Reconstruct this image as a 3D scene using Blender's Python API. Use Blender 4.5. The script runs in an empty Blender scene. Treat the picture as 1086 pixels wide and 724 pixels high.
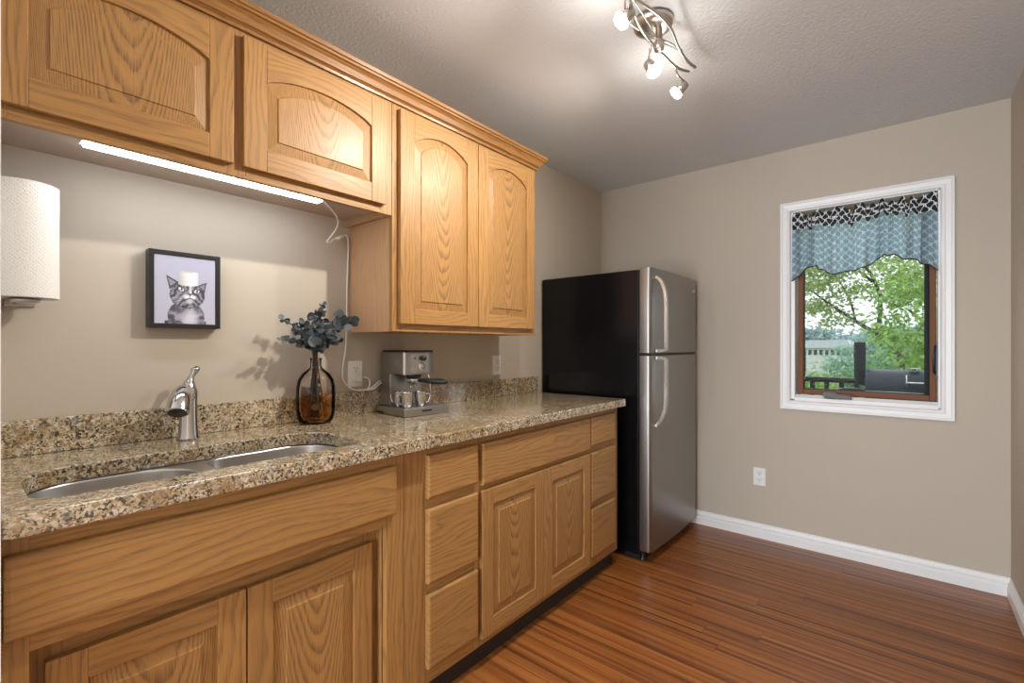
import bpy, math, random
from math import pi, sin, cos, radians
from mathutils import Vector, Matrix, noise as mnoise
from mathutils.geometry import tessellate_polygon

SC = bpy.context.scene
COL = SC.collection
random.seed(7)

# ---------------------------------------------------------------- camera
cam_d = bpy.data.cameras.new('camera'); cam = bpy.data.objects.new('camera', cam_d); COL.objects.link(cam)
cam_d.sensor_fit = 'HORIZONTAL'; cam_d.sensor_width = 36.0
cam_d.lens = 500.0 / 1086 * 36.0
cam_d.shift_y = 4.0 / 1086
cam_d.clip_start = 0.05; cam_d.clip_end = 500
cam.location = (1.85, 0.0, 1.23)
cam.rotation_euler = (radians(90), 0, radians(39.70))
SC.camera = cam

# ---------------------------------------------------------------- view, world, lights
SC.view_settings.view_transform = 'Standard'
SC.view_settings.look = 'None'
SC.view_settings.gamma = 1.0
SC.view_settings.use_curve_mapping = False
SC.view_settings.exposure = 0.45
SC.cycles.use_denoising = True
SC.cycles.max_bounces = 10
SC.cycles.diffuse_bounces = 5
SC.cycles.glossy_bounces = 4
SC.cycles.transmission_bounces = 10
SC.cycles.transparent_max_bounces = 12
SC.cycles.caustics_refractive = False
SC.cycles.caustics_reflective = False
SC.cycles.sample_clamp_indirect = 4.0

world = bpy.data.worlds.new('overcast_sky'); SC.world = world; world.use_nodes = True
bg = world.node_tree.nodes['Background']
bg.inputs['Color'].default_value = (0.90, 0.93, 1.0, 1); bg.inputs['Strength'].default_value = 1.15

SPOT_W = (46, 24, 24)
GLOW_W = 1.1                # bare bulb light of each head in all directions       # three track heads
LED_E = 20.0                 # under-cabinet strip emission
FILL_REAR = 150               # added fill standing in for daylight from behind the camera
FILL_CEIL = 18              # added fill lamp on the unseen ceiling behind the camera

def area(name, loc, rot, sx, sy, power, color):
    l = bpy.data.lights.new(name, 'AREA'); l.shape = 'RECTANGLE'; l.size = sx; l.size_y = sy
    l.energy = power; l.color = color
    o = bpy.data.objects.new(name, l); COL.objects.link(o); o.location = loc; o.rotation_euler = rot
    return o
# two added fill lights behind the camera: one as daylight, one below the ceiling
area('rear_fill', (0.98, -3.20, 1.15), (radians(90), 0, radians(-10)), 1.9, 2.0, FILL_REAR, (0.80, 0.90, 1.0))
area('rear_ceiling_fill', (1.2, -1.7, 2.33), (0, 0, 0), 0.42, 0.42, FILL_CEIL, (1.0, 0.95, 0.88))

# ---------------------------------------------------------------- node helpers
def newmat(name):
    m = bpy.data.materials.new(name); m.use_nodes = True
    nt = m.node_tree; b = nt.nodes['Principled BSDF']
    return m, nt, b
def N(nt, t, **k):
    n = nt.nodes.new(t)
    for a, v in k.items():
        setattr(n, a, v)
    return n
def mathn(nt, op, a, b=None, clamp=False):
    n = nt.nodes.new('ShaderNodeMath'); n.operation = op; n.use_clamp = clamp
    for i, v in enumerate((a, b)):
        if v is None: continue
        if isinstance(v, (int, float)): n.inputs[i].default_value = v
        else: nt.links.new(v, n.inputs[i])
    return n.outputs[0]
def ramp(nt, fac, stops, interp='LINEAR'):
    r = nt.nodes.new('ShaderNodeValToRGB'); r.color_ramp.interpolation = interp
    e = r.color_ramp.elements
    while len(e) < len(stops): e.new(0.5)
    for i, (p, c) in enumerate(stops):
        e[i].position = p; e[i].color = (*c, 1) if len(c) == 3 else c
    nt.links.new(fac, r.inputs[0]); return r.outputs[0]
def mix(nt, fac, a, b, mode='MIX'):
    n = nt.nodes.new('ShaderNodeMix'); n.data_type = 'RGBA'; n.blend_type = mode
    for sock, v in ((n.inputs[0], fac), (n.inputs[6], a), (n.inputs[7], b)):
        if isinstance(v, (int, float)): sock.default_value = v
        elif isinstance(v, tuple): sock.default_value = (*v, 1)
        else: nt.links.new(v, sock)
    return n.outputs[2]
def noise(nt, vec, scale, detail=2, rough=0.5, dist=0.0):
    n = nt.nodes.new('ShaderNodeTexNoise'); n.inputs['Scale'].default_value = scale
    n.inputs['Detail'].default_value = detail; n.inputs['Roughness'].default_value = rough
    n.inputs['Distortion'].default_value = dist
    if vec is not None: nt.links.new(vec, n.inputs['Vector'])
    return n.outputs['Fac']
def mapping(nt, vec, scale=(1, 1, 1), loc=(0, 0, 0)):
    n = nt.nodes.new('ShaderNodeMapping'); n.inputs['Scale'].default_value = scale
    n.inputs['Location'].default_value = loc; nt.links.new(vec, n.inputs['Vector']); return n.outputs[0]
def bump(nt, b, h, strength=0.2, dist=0.001):
    n = nt.nodes.new('ShaderNodeBump'); n.inputs['Strength'].default_value = strength
    n.inputs['Distance'].default_value = dist; nt.links.new(h, n.inputs['Height'])
    nt.links.new(n.outputs[0], b.inputs['Normal'])
def simple(name, col, rough=0.5, metal=0.0, **k):
    m, nt, b = newmat(name)
    b.inputs['Base Color'].default_value = (*col, 1); b.inputs['Roughness'].default_value = rough
    b.inputs['Metallic'].default_value = metal
    for a, v in k.items(): b.inputs[a.replace('_', ' ')].default_value = v
    # faint procedural unevenness of the finish
    tc = N(nt, 'ShaderNodeTexCoord').outputs['Object']
    nz = noise(nt, tc, 35, 2)
    c = mix(nt, nz, tuple(x * 0.94 for x in col), tuple(min(1, x * 1.05) for x in col))
    nt.links.new(c, b.inputs['Base Color'])
    return m

# ---------------------------------------------------------------- wood
def wood(name, grain='z', face='x', cathedral=False, light=(0.56, 0.30, 0.115), dark=(0.30, 0.145, 0.05), contrast=1.2, rough=0.36):
    m, nt, b = newmat(name)
    tc = N(nt, 'ShaderNodeTexCoord').outputs['Object']
    oi = N(nt, 'ShaderNodeObjectInfo').outputs['Random']
    sep = N(nt, 'ShaderNodeSeparateXYZ'); nt.links.new(tc, sep.inputs[0])
    ax = {'x': sep.outputs[0], 'y': sep.outputs[1], 'z': sep.outputs[2]}
    others = [a for a in 'xyz' if a != grain and a != face]
    across = ax[others[0]]; depth = ax[face]; along = ax[grain]
    # vector (across, depth, along) with a random offset for every board
    cmb = N(nt, 'ShaderNodeCombineXYZ')
    off = mathn(nt, 'MULTIPLY', oi, 37.0)
    nt.links.new(mathn(nt, 'ADD', across, mathn(nt, 'MULTIPLY', off, 0.31)), cmb.inputs[0])
    nt.links.new(mathn(nt, 'ADD', depth, off), cmb.inputs[1])
    nt.links.new(mathn(nt, 'ADD', along, off), cmb.inputs[2])
    V = cmb.outputs[0]
    low = noise(nt, mapping(nt, V, (7, 7, 1.6)), 1.0, 2, 0.5)
    med = noise(nt, mapping(nt, V, (28, 28, 4)), 1.0, 2, 0.5)
    if cathedral:
        a2 = mathn(nt, 'MULTIPLY', mathn(nt, 'MULTIPLY', across, across), 820.0)
        f = mathn(nt, 'SUBTRACT', a2, mathn(nt, 'MULTIPLY', along, 15.0))
        f = mathn(nt, 'ADD', f, mathn(nt, 'MULTIPLY', low, 5.0))
        f = mathn(nt, 'ADD', f, mathn(nt, 'MULTIPLY', med, 1.1))
    else:
        f = mathn(nt, 'MULTIPLY', across, 48.0)
        f = mathn(nt, 'ADD', f, mathn(nt, 'MULTIPLY', low, 9.0))
        f = mathn(nt, 'ADD', f, mathn(nt, 'MULTIPLY', med, 1.2))
        f = mathn(nt, 'ADD', f, mathn(nt, 'MULTIPLY', depth, 20.0))
    r = mathn(nt, 'FRACT', f)
    rings = ramp(nt, r, [(0.0, (0.1,) * 3), (0.35, (0.0,) * 3), (0.72, (0.75,) * 3), (0.86, (1.0,) * 3), (1.0, (0.1,) * 3)])
    pores = noise(nt, mapping(nt, V, (420, 420, 14)), 1.0, 2, 0.6)
    pores = ramp(nt, pores, [(0.42, (1.0,) * 3), (0.62, (0.0,) * 3)])
    pm = mathn(nt, 'MULTIPLY', rings, mathn(nt, 'ADD', mathn(nt, 'MULTIPLY', pores, 0.65), 0.35))
    tone = noise(nt, mapping(nt, V, (5, 5, 1.1), (3, 1, 8)), 1.0, 2, 0.5)
    tone = mathn(nt, 'ADD', mathn(nt, 'MULTIPLY', tone, 0.6), mathn(nt, 'MULTIPLY', mathn(nt, 'FRACT', mathn(nt, 'MULTIPLY', oi, 13.7)), 0.25))
    lo = tuple(x * 0.80 for x in light); hi = tuple(min(1, x * 1.16) for x in light)
    base = mix(nt, tone, lo, hi)
    fine = mathn(nt, 'MULTIPLY', mathn(nt, 'SUBTRACT', 1.0, pores), 0.0)
    c = mix(nt, mathn(nt, 'MULTIPLY', pm, 0.62 * contrast), base, dark)
    c = mix(nt, mathn(nt, 'MULTIPLY', pores, 0.13), c, dark)
    nt.links.new(c, b.inputs['Base Color'])
    b.inputs['Roughness'].default_value = rough
    b.inputs['Coat Weight'].default_value = 0.07; b.inputs['Coat Roughness'].default_value = 0.25; b.inputs['Specular IOR Level'].default_value = 0.36
    bump(nt, b, mathn(nt, 'MULTIPLY', pm, -1.0), 0.25, 0.0006)
    return m
OAKL = (0.47, 0.250, 0.082); OAKD = (0.125, 0.073, 0.042)
M = {}
M['oak_v'] = wood('oak_vertical_grain', 'z', 'x', False, OAKL, OAKD, 0.95, 0.40)
M['oak_h'] = wood('oak_horizontal_grain', 'y', 'x', False, OAKL, OAKD, 0.85, 0.40)
M['oak_c'] = wood('oak_cathedral_grain', 'z', 'x', True, OAKL, OAKD, 1.3, 0.42)
M['oak_side'] = wood('oak_veneer_side', 'z', 'y', False, (0.56, 0.34, 0.19), (0.33, 0.19, 0.10), 0.55, 0.5)
M['oak_under'] = wood('oak_veneer_underside', 'y', 'z', False, (0.50, 0.41, 0.34), (0.38, 0.29, 0.22), 0.4, 0.55)
M['oak_trim_y'] = wood('oak_moulding', 'y', 'x', False, (0.38, 0.18, 0.052), OAKD, 0.9, 0.33)
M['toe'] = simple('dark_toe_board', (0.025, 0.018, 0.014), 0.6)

def granite():
    m, nt, b = newmat('speckled_granite')
    tc = N(nt, 'ShaderNodeTexCoord').outputs['Object']
    # crystal grains: one tone for every small cell, cells warped by noise
    nz = N(nt, 'ShaderNodeTexNoise'); nz.inputs['Scale'].default_value = 110; nz.inputs['Detail'].default_value = 3; nt.links.new(tc, nz.inputs['Vector'])
    vm = N(nt, 'ShaderNodeVectorMath'); vm.operation = 'MULTIPLY_ADD'; nt.links.new(nz.outputs['Color'], vm.inputs[0])
    vm.inputs[1].default_value = (0.012, 0.012, 0.012); nt.links.new(tc, vm.inputs[2])
    v = N(nt, 'ShaderNodeTexVoronoi'); v.inputs['Scale'].default_value = 215; nt.links.new(vm.outputs[0], v.inputs['Vector'])
    sp = N(nt, 'ShaderNodeSeparateColor'); nt.links.new(v.outputs['Color'], sp.inputs[0])
    n1 = noise(nt, tc, 50, 4, 0.65)
    n2 = noise(nt, mapping(nt, tc, (1, 1, 1), (4, 7, 2)), 13, 3, 0.6)
    g = mathn(nt, 'ADD', mathn(nt, 'MULTIPLY', sp.outputs[0], 0.50), mathn(nt, 'MULTIPLY', n1, 0.72))
    c = ramp(nt, g, [(0.38, (0.016, 0.014, 0.012)), (0.44, (0.080, 0.056, 0.035)), (0.50, (0.26, 0.175, 0.085)),
                     (0.60, (0.43, 0.32, 0.17)), (0.76, (0.58, 0.50, 0.36)), (0.95, (0.74, 0.71, 0.64))])
    gold = ramp(nt, n2, [(0.50, (0,) * 3), (0.64, (1,) * 3)])
    c = mix(nt, mathn(nt, 'MULTIPLY', gold, 0.55), c, (0.42, 0.27, 0.10), 'MULTIPLY')
    c = mix(nt, mathn(nt, 'MULTIPLY', gold, 0.25), c, (0.50, 0.34, 0.14))
    grey = ramp(nt, noise(nt, mapping(nt, tc, (1, 1, 1), (14, 3, 9)), 60, 3, 0.6), [(0.56, (0,) * 3), (0.62, (1,) * 3)])
    c = mix(nt, mathn(nt, 'MULTIPLY', grey, 0.55), c, (0.20, 0.20, 0.18))
    nt.links.new(c, b.inputs['Base Color'])
    b.inputs['Roughness'].default_value = 0.13
    b.inputs['Coat Weight'].default_value = 0.45; b.inputs['Coat Roughness'].default_value = 0.08; b.inputs['Coat IOR'].default_value = 1.7
    b.inputs['IOR'].default_value = 1.9
    return m
M['granite'] = granite()

def paint(name, col, bumpscale=220, strength=0.12, rough=0.75, dist=0.001):
    m, nt, b = newmat(name)
    tc = N(nt, 'ShaderNodeTexCoord').outputs['Object']
    n = noise(nt, tc, bumpscale, 3, 0.6)
    l = noise(nt, tc, 1.3, 2)
    c = mix(nt, l, tuple(x * 0.97 for x in col), tuple(x * 1.03 for x in col))
    nt.links.new(c, b.inputs['Base Color']); b.inputs['Roughness'].default_value = rough
    bump(nt, b, n, strength, dist)
    return m
M['wall'] = paint('beige_wall_paint', (0.50, 0.437, 0.358), 240, 0.15)
M['ceiling'] = paint('white_textured_ceiling', (0.68, 0.70, 0.72), 75, 0.55, 0.9, 0.005)
M['white_trim'] = paint('white_trim_paint', (0.80, 0.80, 0.80), 60, 0.03, 0.38)
M['exterior'] = paint('exterior_siding_paint', (0.45, 0.44, 0.40), 30, 0.2)

def floor_mat():
    m, nt, b = newmat('strand_bamboo_floor')
    tc = N(nt, 'ShaderNodeTexCoord').outputs['Object']
    sep = N(nt, 'ShaderNodeSeparateXYZ'); nt.links.new(tc, sep.inputs[0])
    X, Y = sep.outputs[0], sep.outputs[1]
    W = 0.094
    row = mathn(nt, 'FLOOR', mathn(nt, 'DIVIDE', Y, W))
    fy = mathn(nt, 'FRACT', mathn(nt, 'DIVIDE', Y, W))
    wn = N(nt, 'ShaderNodeTexWhiteNoise'); wn.noise_dimensions = '1D'; nt.links.new(row, wn.inputs['W'])
    xs = mathn(nt, 'ADD', X, mathn(nt, 'MULTIPLY', wn.outputs['Value'], 1.8))
    colx = mathn(nt, 'FLOOR', mathn(nt, 'DIVIDE', xs, 1.83))
    fx = mathn(nt, 'FRACT', mathn(nt, 'DIVIDE', xs, 1.83))
    wn2 = N(nt, 'ShaderNodeTexWhiteNoise'); wn2.noise_dimensions = '2D'
    cv = N(nt, 'ShaderNodeCombineXYZ'); nt.links.new(row, cv.inputs[0]); nt.links.new(colx, cv.inputs[1])
    nt.links.new(cv.outputs[0], wn2.inputs['Vector'])
    pid = wn2.outputs['Value']
    cv2 = N(nt, 'ShaderNodeCombineXYZ')
    nt.links.new(X, cv2.inputs[0]); nt.links.new(Y, cv2.inputs[1]); nt.links.new(mathn(nt, 'MULTIPLY', pid, 40), cv2.inputs[2])
    V = cv2.outputs[0]
    st = noise(nt, mapping(nt, V, (0.55, 44, 1)), 1.0, 4, 0.62)
    st2 = noise(nt, mapping(nt, V, (3.0, 240, 1), (5, 5, 5)), 1.0, 3, 0.6)
    base = ramp(nt, st, [(0.27, (0.030, 0.010, 0.006)), (0.38, (0.155, 0.048, 0.013)), (0.47, (0.32, 0.105, 0.022)), (0.66, (0.50, 0.19, 0.045))])
    c = mix(nt, mathn(nt, 'MULTIPLY', st2, 0.45), base, (0.085, 0.030, 0.013))
    c = mix(nt, mathn(nt, 'MULTIPLY', pid, 0.35), c, (0.14, 0.045, 0.018))
    edge = mathn(nt, 'LESS_THAN', mathn(nt, 'MINIMUM', fy, mathn(nt, 'SUBTRACT', 1.0, fy)), 0.012)
    edge2 = mathn(nt, 'LESS_THAN', fx, 0.0012)
    e = mathn(nt, 'MAXIMUM', edge, edge2)
    c = mix(nt, mathn(nt, 'MULTIPLY', e, 0.5), c, (0.02, 0.008, 0.004))
    nt.links.new(c, b.inputs['Base Color'])
    nt.links.new(mathn(nt, 'ADD', 0.24, mathn(nt, 'MULTIPLY', st2, 0.12)), b.inputs['Roughness'])
    bump(nt, b, mathn(nt, 'SUBTRACT', mathn(nt, 'MULTIPLY', st2, 0.15), e), 0.25, 0.0012)
    return m
M['floor'] = floor_mat()

def steel(name, col=(0.56, 0.55, 0.54), rough=0.3, axis='z', aniso=(2, 2, 160), amp=0.12):
    m, nt, b = newmat(name)
    tc = N(nt, 'ShaderNodeTexCoord').outputs['Object']
    n = noise(nt, mapping(nt, tc, aniso), 1.0, 3, 0.6)
    n2 = noise(nt, tc, 3.0, 2)
    b.inputs['Base Color'].default_value = (*col, 1); b.inputs['Metallic'].default_value = 1.0
    nt.links.new(mathn(nt, 'ADD', rough - amp * 0.5, mathn(nt, 'ADD', mathn(nt, 'MULTIPLY', n, amp), mathn(nt, 'MULTIPLY', n2, 0.06))), b.inputs['Roughness'])
    bump(nt, b, n, 0.04, 0.0004)
    return m
M['steel_fridge'] = steel('brushed_steel_fridge_doors', (0.34, 0.325, 0.31), 0.36, aniso=(180, 180, 3))
M['steel_handle'] = steel('satin_steel_handle', (0.62, 0.62, 0.61), 0.22, aniso=(60, 60, 60))
M['steel_sink'] = steel('satin_steel_sink', (0.62, 0.61, 0.60), 0.27, aniso=(60, 4, 60))
M['chrome'] = steel('polished_chrome', (0.60, 0.60, 0.61), 0.09, aniso=(9, 9, 9), amp=0.03)
M['steel_small'] = steel('brushed_steel_appliance', (0.42, 0.42, 0.42), 0.30, aniso=(140, 140, 5))
M['nickel'] = steel('brushed_nickel', (0.55, 0.51, 0.47), 0.28, aniso=(50, 50, 50))

def black_side():
    m, nt, b = newmat('textured_black_fridge_side')
    tc = N(nt, 'ShaderNodeTexCoord').outputs['Object']
    b.inputs['Base Color'].default_value = (0.004, 0.004, 0.005, 1); b.inputs['Specular IOR Level'].default_value = 0.32
    n = noise(nt, tc, 260, 2); n2 = noise(nt, tc, 2.5, 3)
    nt.links.new(mathn(nt, 'ADD', 0.08, mathn(nt, 'MULTIPLY', n2, 0.26)), b.inputs['Roughness'])
    bump(nt, b, n, 0.12, 0.0006)
    return m
M['black_side'] = black_side()
M['black'] = simple('black_plastic', (0.012, 0.012, 0.013), 0.35)
M['black_matte'] = simple('black_matte', (0.012, 0.012, 0.012), 0.7)
M['white_plastic'] = simple('white_plastic', (0.78, 0.78, 0.77), 0.35)
M['slot'] = simple('socket_slot', (0.02, 0.02, 0.02), 0.6)
M['brown_sash'] = simple('brown_window_sash', (0.17, 0.055, 0.014), 0.65)
M['bronze'] = simple('dark_bronze_hardware', (0.045, 0.035, 0.03), 0.4, 0.5)

def emit(name, col, s):
    m, nt, b = newmat(name)
    b.inputs['Base Color'].default_value = (*col, 1)
    b.inputs['Emission Color'].default_value = (*col, 1); b.inputs['Emission Strength'].default_value = s
    return m
M['bulb'] = emit('lit_bulb', (1.0, 0.95, 0.88), 22)
M['led'] = emit('lit_led_diffuser', (0.84, 0.92, 1.0), LED_E)
M['fill_diffuser'] = emit('lit_fill_diffuser', (1.0, 0.96, 0.9), 3)  # glowing face of the added fill lamp behind the camera

def glass(name, col=(1, 1, 1), rough=0.0, ior=1.45):
    m, nt, b = newmat(name)
    b.inputs['Base Color'].default_value = (*col, 1); b.inputs['Transmission Weight'].default_value = 1.0
    b.inputs['Roughness'].default_value = rough; b.inputs['IOR'].default_value = ior
    return m
def pane_mat():
    m, nt, b = newmat('window_glass')
    nt.nodes.remove(b)
    out = nt.nodes['Material Output']
    tr = N(nt, 'ShaderNodeBsdfTransparent'); tr.inputs[0].default_value = (0.93, 0.96, 0.95, 1)
    gl = N(nt, 'ShaderNodeBsdfGlossy'); gl.inputs['Roughness'].default_value = 0.02
    fr = N(nt, 'ShaderNodeFresnel'); fr.inputs[0].default_value = 1.06
    mx = N(nt, 'ShaderNodeMixShader'); nt.links.new(fr.outputs[0], mx.inputs[0])
    nt.links.new(tr.outputs[0], mx.inputs[1]); nt.links.new(gl.outputs[0], mx.inputs[2])
    nt.links.new(mx.outputs[0], out.inputs[0])
    return m
M['pane'] = pane_mat()
def ombre_glass():
    m, nt, b = newmat('amber_tinted_glass')
    out = nt.nodes['Material Output']; nt.nodes.remove(b)
    geo = N(nt, 'ShaderNodeTexCoord').outputs['Generated']
    sep = N(nt, 'ShaderNodeSeparateXYZ'); nt.links.new(geo, sep.inputs[0])
    c = ramp(nt, sep.outputs[2], [(0.0, (0.88, 0.71, 0.50)), (0.34, (0.88, 0.72, 0.52)), (0.52, (0.93, 0.90, 0.88)), (1.0, (0.94, 0.93, 0.94))])
    tr = N(nt, 'ShaderNodeBsdfTransparent'); nt.links.new(c, tr.inputs[0])
    gl = N(nt, 'ShaderNodeBsdfGlossy'); gl.inputs['Roughness'].default_value = 0.03
    fr = N(nt, 'ShaderNodeFresnel'); fr.inputs[0].default_value = 1.2
    mx = N(nt, 'ShaderNodeMixShader'); nt.links.new(fr.outputs[0], mx.inputs[0])
    nt.links.new(tr.outputs[0], mx.inputs[1]); nt.links.new(gl.outputs[0], mx.inputs[2])
    nt.links.new(mx.outputs[0], out.inputs[0])
    return m
M['vase_glass'] = ombre_glass()

def towel_mat():
    m, nt, b = newmat('quilted_paper_towel')
    uv = N(nt, 'ShaderNodeUVMap'); uv.uv_map = 'UVMap'
    b.inputs['Base Color'].default_value = (0.80, 0.78, 0.74, 1); b.inputs['Roughness'].default_value = 0.9
    mp = N(nt, 'ShaderNodeMapping'); nt.links.new(uv.outputs[0], mp.inputs['Vector']); mp.inputs['Rotation'].default_value = (0, 0, 0.78)
    v = N(nt, 'ShaderNodeTexVoronoi'); v.inputs['Scale'].default_value = 145; v.inputs['Randomness'].default_value = 0.35
    nt.links.new(mp.outputs[0], v.inputs['Vector'])
    h = ramp(nt, v.outputs['Distance'], [(0.0, (0,) * 3), (0.45, (1,) * 3)])
    bump(nt, b, h, 0.55, 0.0022)
    return m
M['towel'] = towel_mat()

def valance_mat(name, trans):
    m, nt, b = newmat(name)
    uv = N(nt, 'ShaderNodeUVMap'); uv.uv_map = 'UVMap'
    sep = N(nt, 'ShaderNodeSeparateXYZ'); nt.links.new(uv.outputs[0], sep.inputs[0])
    U = mathn(nt, 'MULTIPLY', sep.outputs[0], 2 * pi / 0.052); Vv = mathn(nt, 'MULTIPLY', sep.outputs[1], 2 * pi / 0.052)
    S = mathn(nt, 'MULTIPLY', mathn(nt, 'ADD', mathn(nt, 'SINE', Vv), mathn(nt, 'MULTIPLY', mathn(nt, 'SINE', mathn(nt, 'MULTIPLY', Vv, 3.0)), 0.16)), 1.25)
    f = mathn(nt, 'MINIMUM', mathn(nt, 'ABSOLUTE', mathn(nt, 'SINE', mathn(nt, 'MULTIPLY', mathn(nt, 'SUBTRACT', U, S), 0.5))),
              mathn(nt, 'ABSOLUTE', mathn(nt, 'COSINE', mathn(nt, 'MULTIPLY', mathn(nt, 'ADD', U, S), 0.5))))
    line = mathn(nt, 'LESS_THAN', f, 0.21)
    c = mix(nt, line, (0.020, 0.024, 0.032), (0.80, 0.82, 0.82))
    ct = mix(nt, line, (0.50, 0.68, 0.80), (1.0, 1.0, 1.0))
    df = N(nt, 'ShaderNodeBsdfDiffuse'); nt.links.new(c, df.inputs[0])
    tl = N(nt, 'ShaderNodeBsdfTranslucent'); nt.links.new(ct, tl.inputs[0])
    mx = N(nt, 'ShaderNodeMixShader'); mx.inputs[0].default_value = trans
    nt.links.new(df.outputs[0], mx.inputs[1]); nt.links.new(tl.outputs[0], mx.inputs[2])
    nt.links.new(mx.outputs[0], nt.nodes['Material Output'].inputs[0]); nt.nodes.remove(b)
    return m
M['valance'] = valance_mat('trellis_print_cotton', 0.85)
M['valance_double'] = valance_mat('trellis_print_cotton_doubled', 0.08)

def leafmat(name, c1, c2, trans=0.25):
    m, nt, b = newmat(name)
    g = N(nt, 'ShaderNodeNewGeometry').outputs['Random Per Island']
    c = mix(nt, g, c1, c2)
    df = N(nt, 'ShaderNodeBsdfDiffuse'); nt.links.new(c, df.inputs[0])
    tl = N(nt, 'ShaderNodeBsdfTranslucent'); nt.links.new(c, tl.inputs[0])
    mx = N(nt, 'ShaderNodeMixShader'); mx.inputs[0].default_value = trans
    nt.links.new(df.outputs[0], mx.inputs[1]); nt.links.new(tl.outputs[0], mx.inputs[2])
    nt.links.new(mx.outputs[0], nt.nodes['Material Output'].inputs[0]); nt.nodes.remove(b)
    return m
M['leaf_euc'] = leafmat('dried_eucalyptus_leaf', (0.022, 0.032, 0.038), (0.19, 0.22, 0.235), 0.1)
M['leaf_a'] = leafmat('yellow_green_leaf', (0.26, 0.33, 0.13), (0.62, 0.70, 0.36), 0.45)
M['leaf_b'] = leafmat('bright_green_leaf', (0.20, 0.33, 0.09), (0.58, 0.76, 0.30), 0.45)
M['leaf_c'] = leafmat('dark_green_leaf', (0.12, 0.23, 0.10), (0.36, 0.55, 0.26), 0.4)
M['leaf_d'] = leafmat('blue_green_leaf', (0.28, 0.42, 0.32), (0.56, 0.74, 0.60), 0.4)  # paler and bluer than near leaves, distance haze put into the colour
M['leaf_e'] = leafmat('far_haze_tinted_leaf', (0.34, 0.46, 0.46), (0.56, 0.68, 0.68), 0.3)  # haze of the far distance mixed into the leaf colour
M['bark'] = simple('grey_brown_bark', (0.10, 0.08, 0.06), 0.9)
M['stem'] = simple('eucalyptus_stem', (0.07, 0.05, 0.04), 0.7)
M['grass'] = simple('lawn', (0.15, 0.26, 0.07), 0.9)
M['deck'] = simple('weathered_deck_boards', (0.22, 0.18, 0.15), 0.8)
M['rail'] = simple('dark_brown_railing', (0.025, 0.022, 0.022), 0.6)
M['rail_top'] = simple('dark_rail_cap', (0.055, 0.05, 0.05), 0.3)
M['grill'] = simple('weathered_black_grill_steel', (0.028, 0.034, 0.042), 0.32, 0.3)

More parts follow.
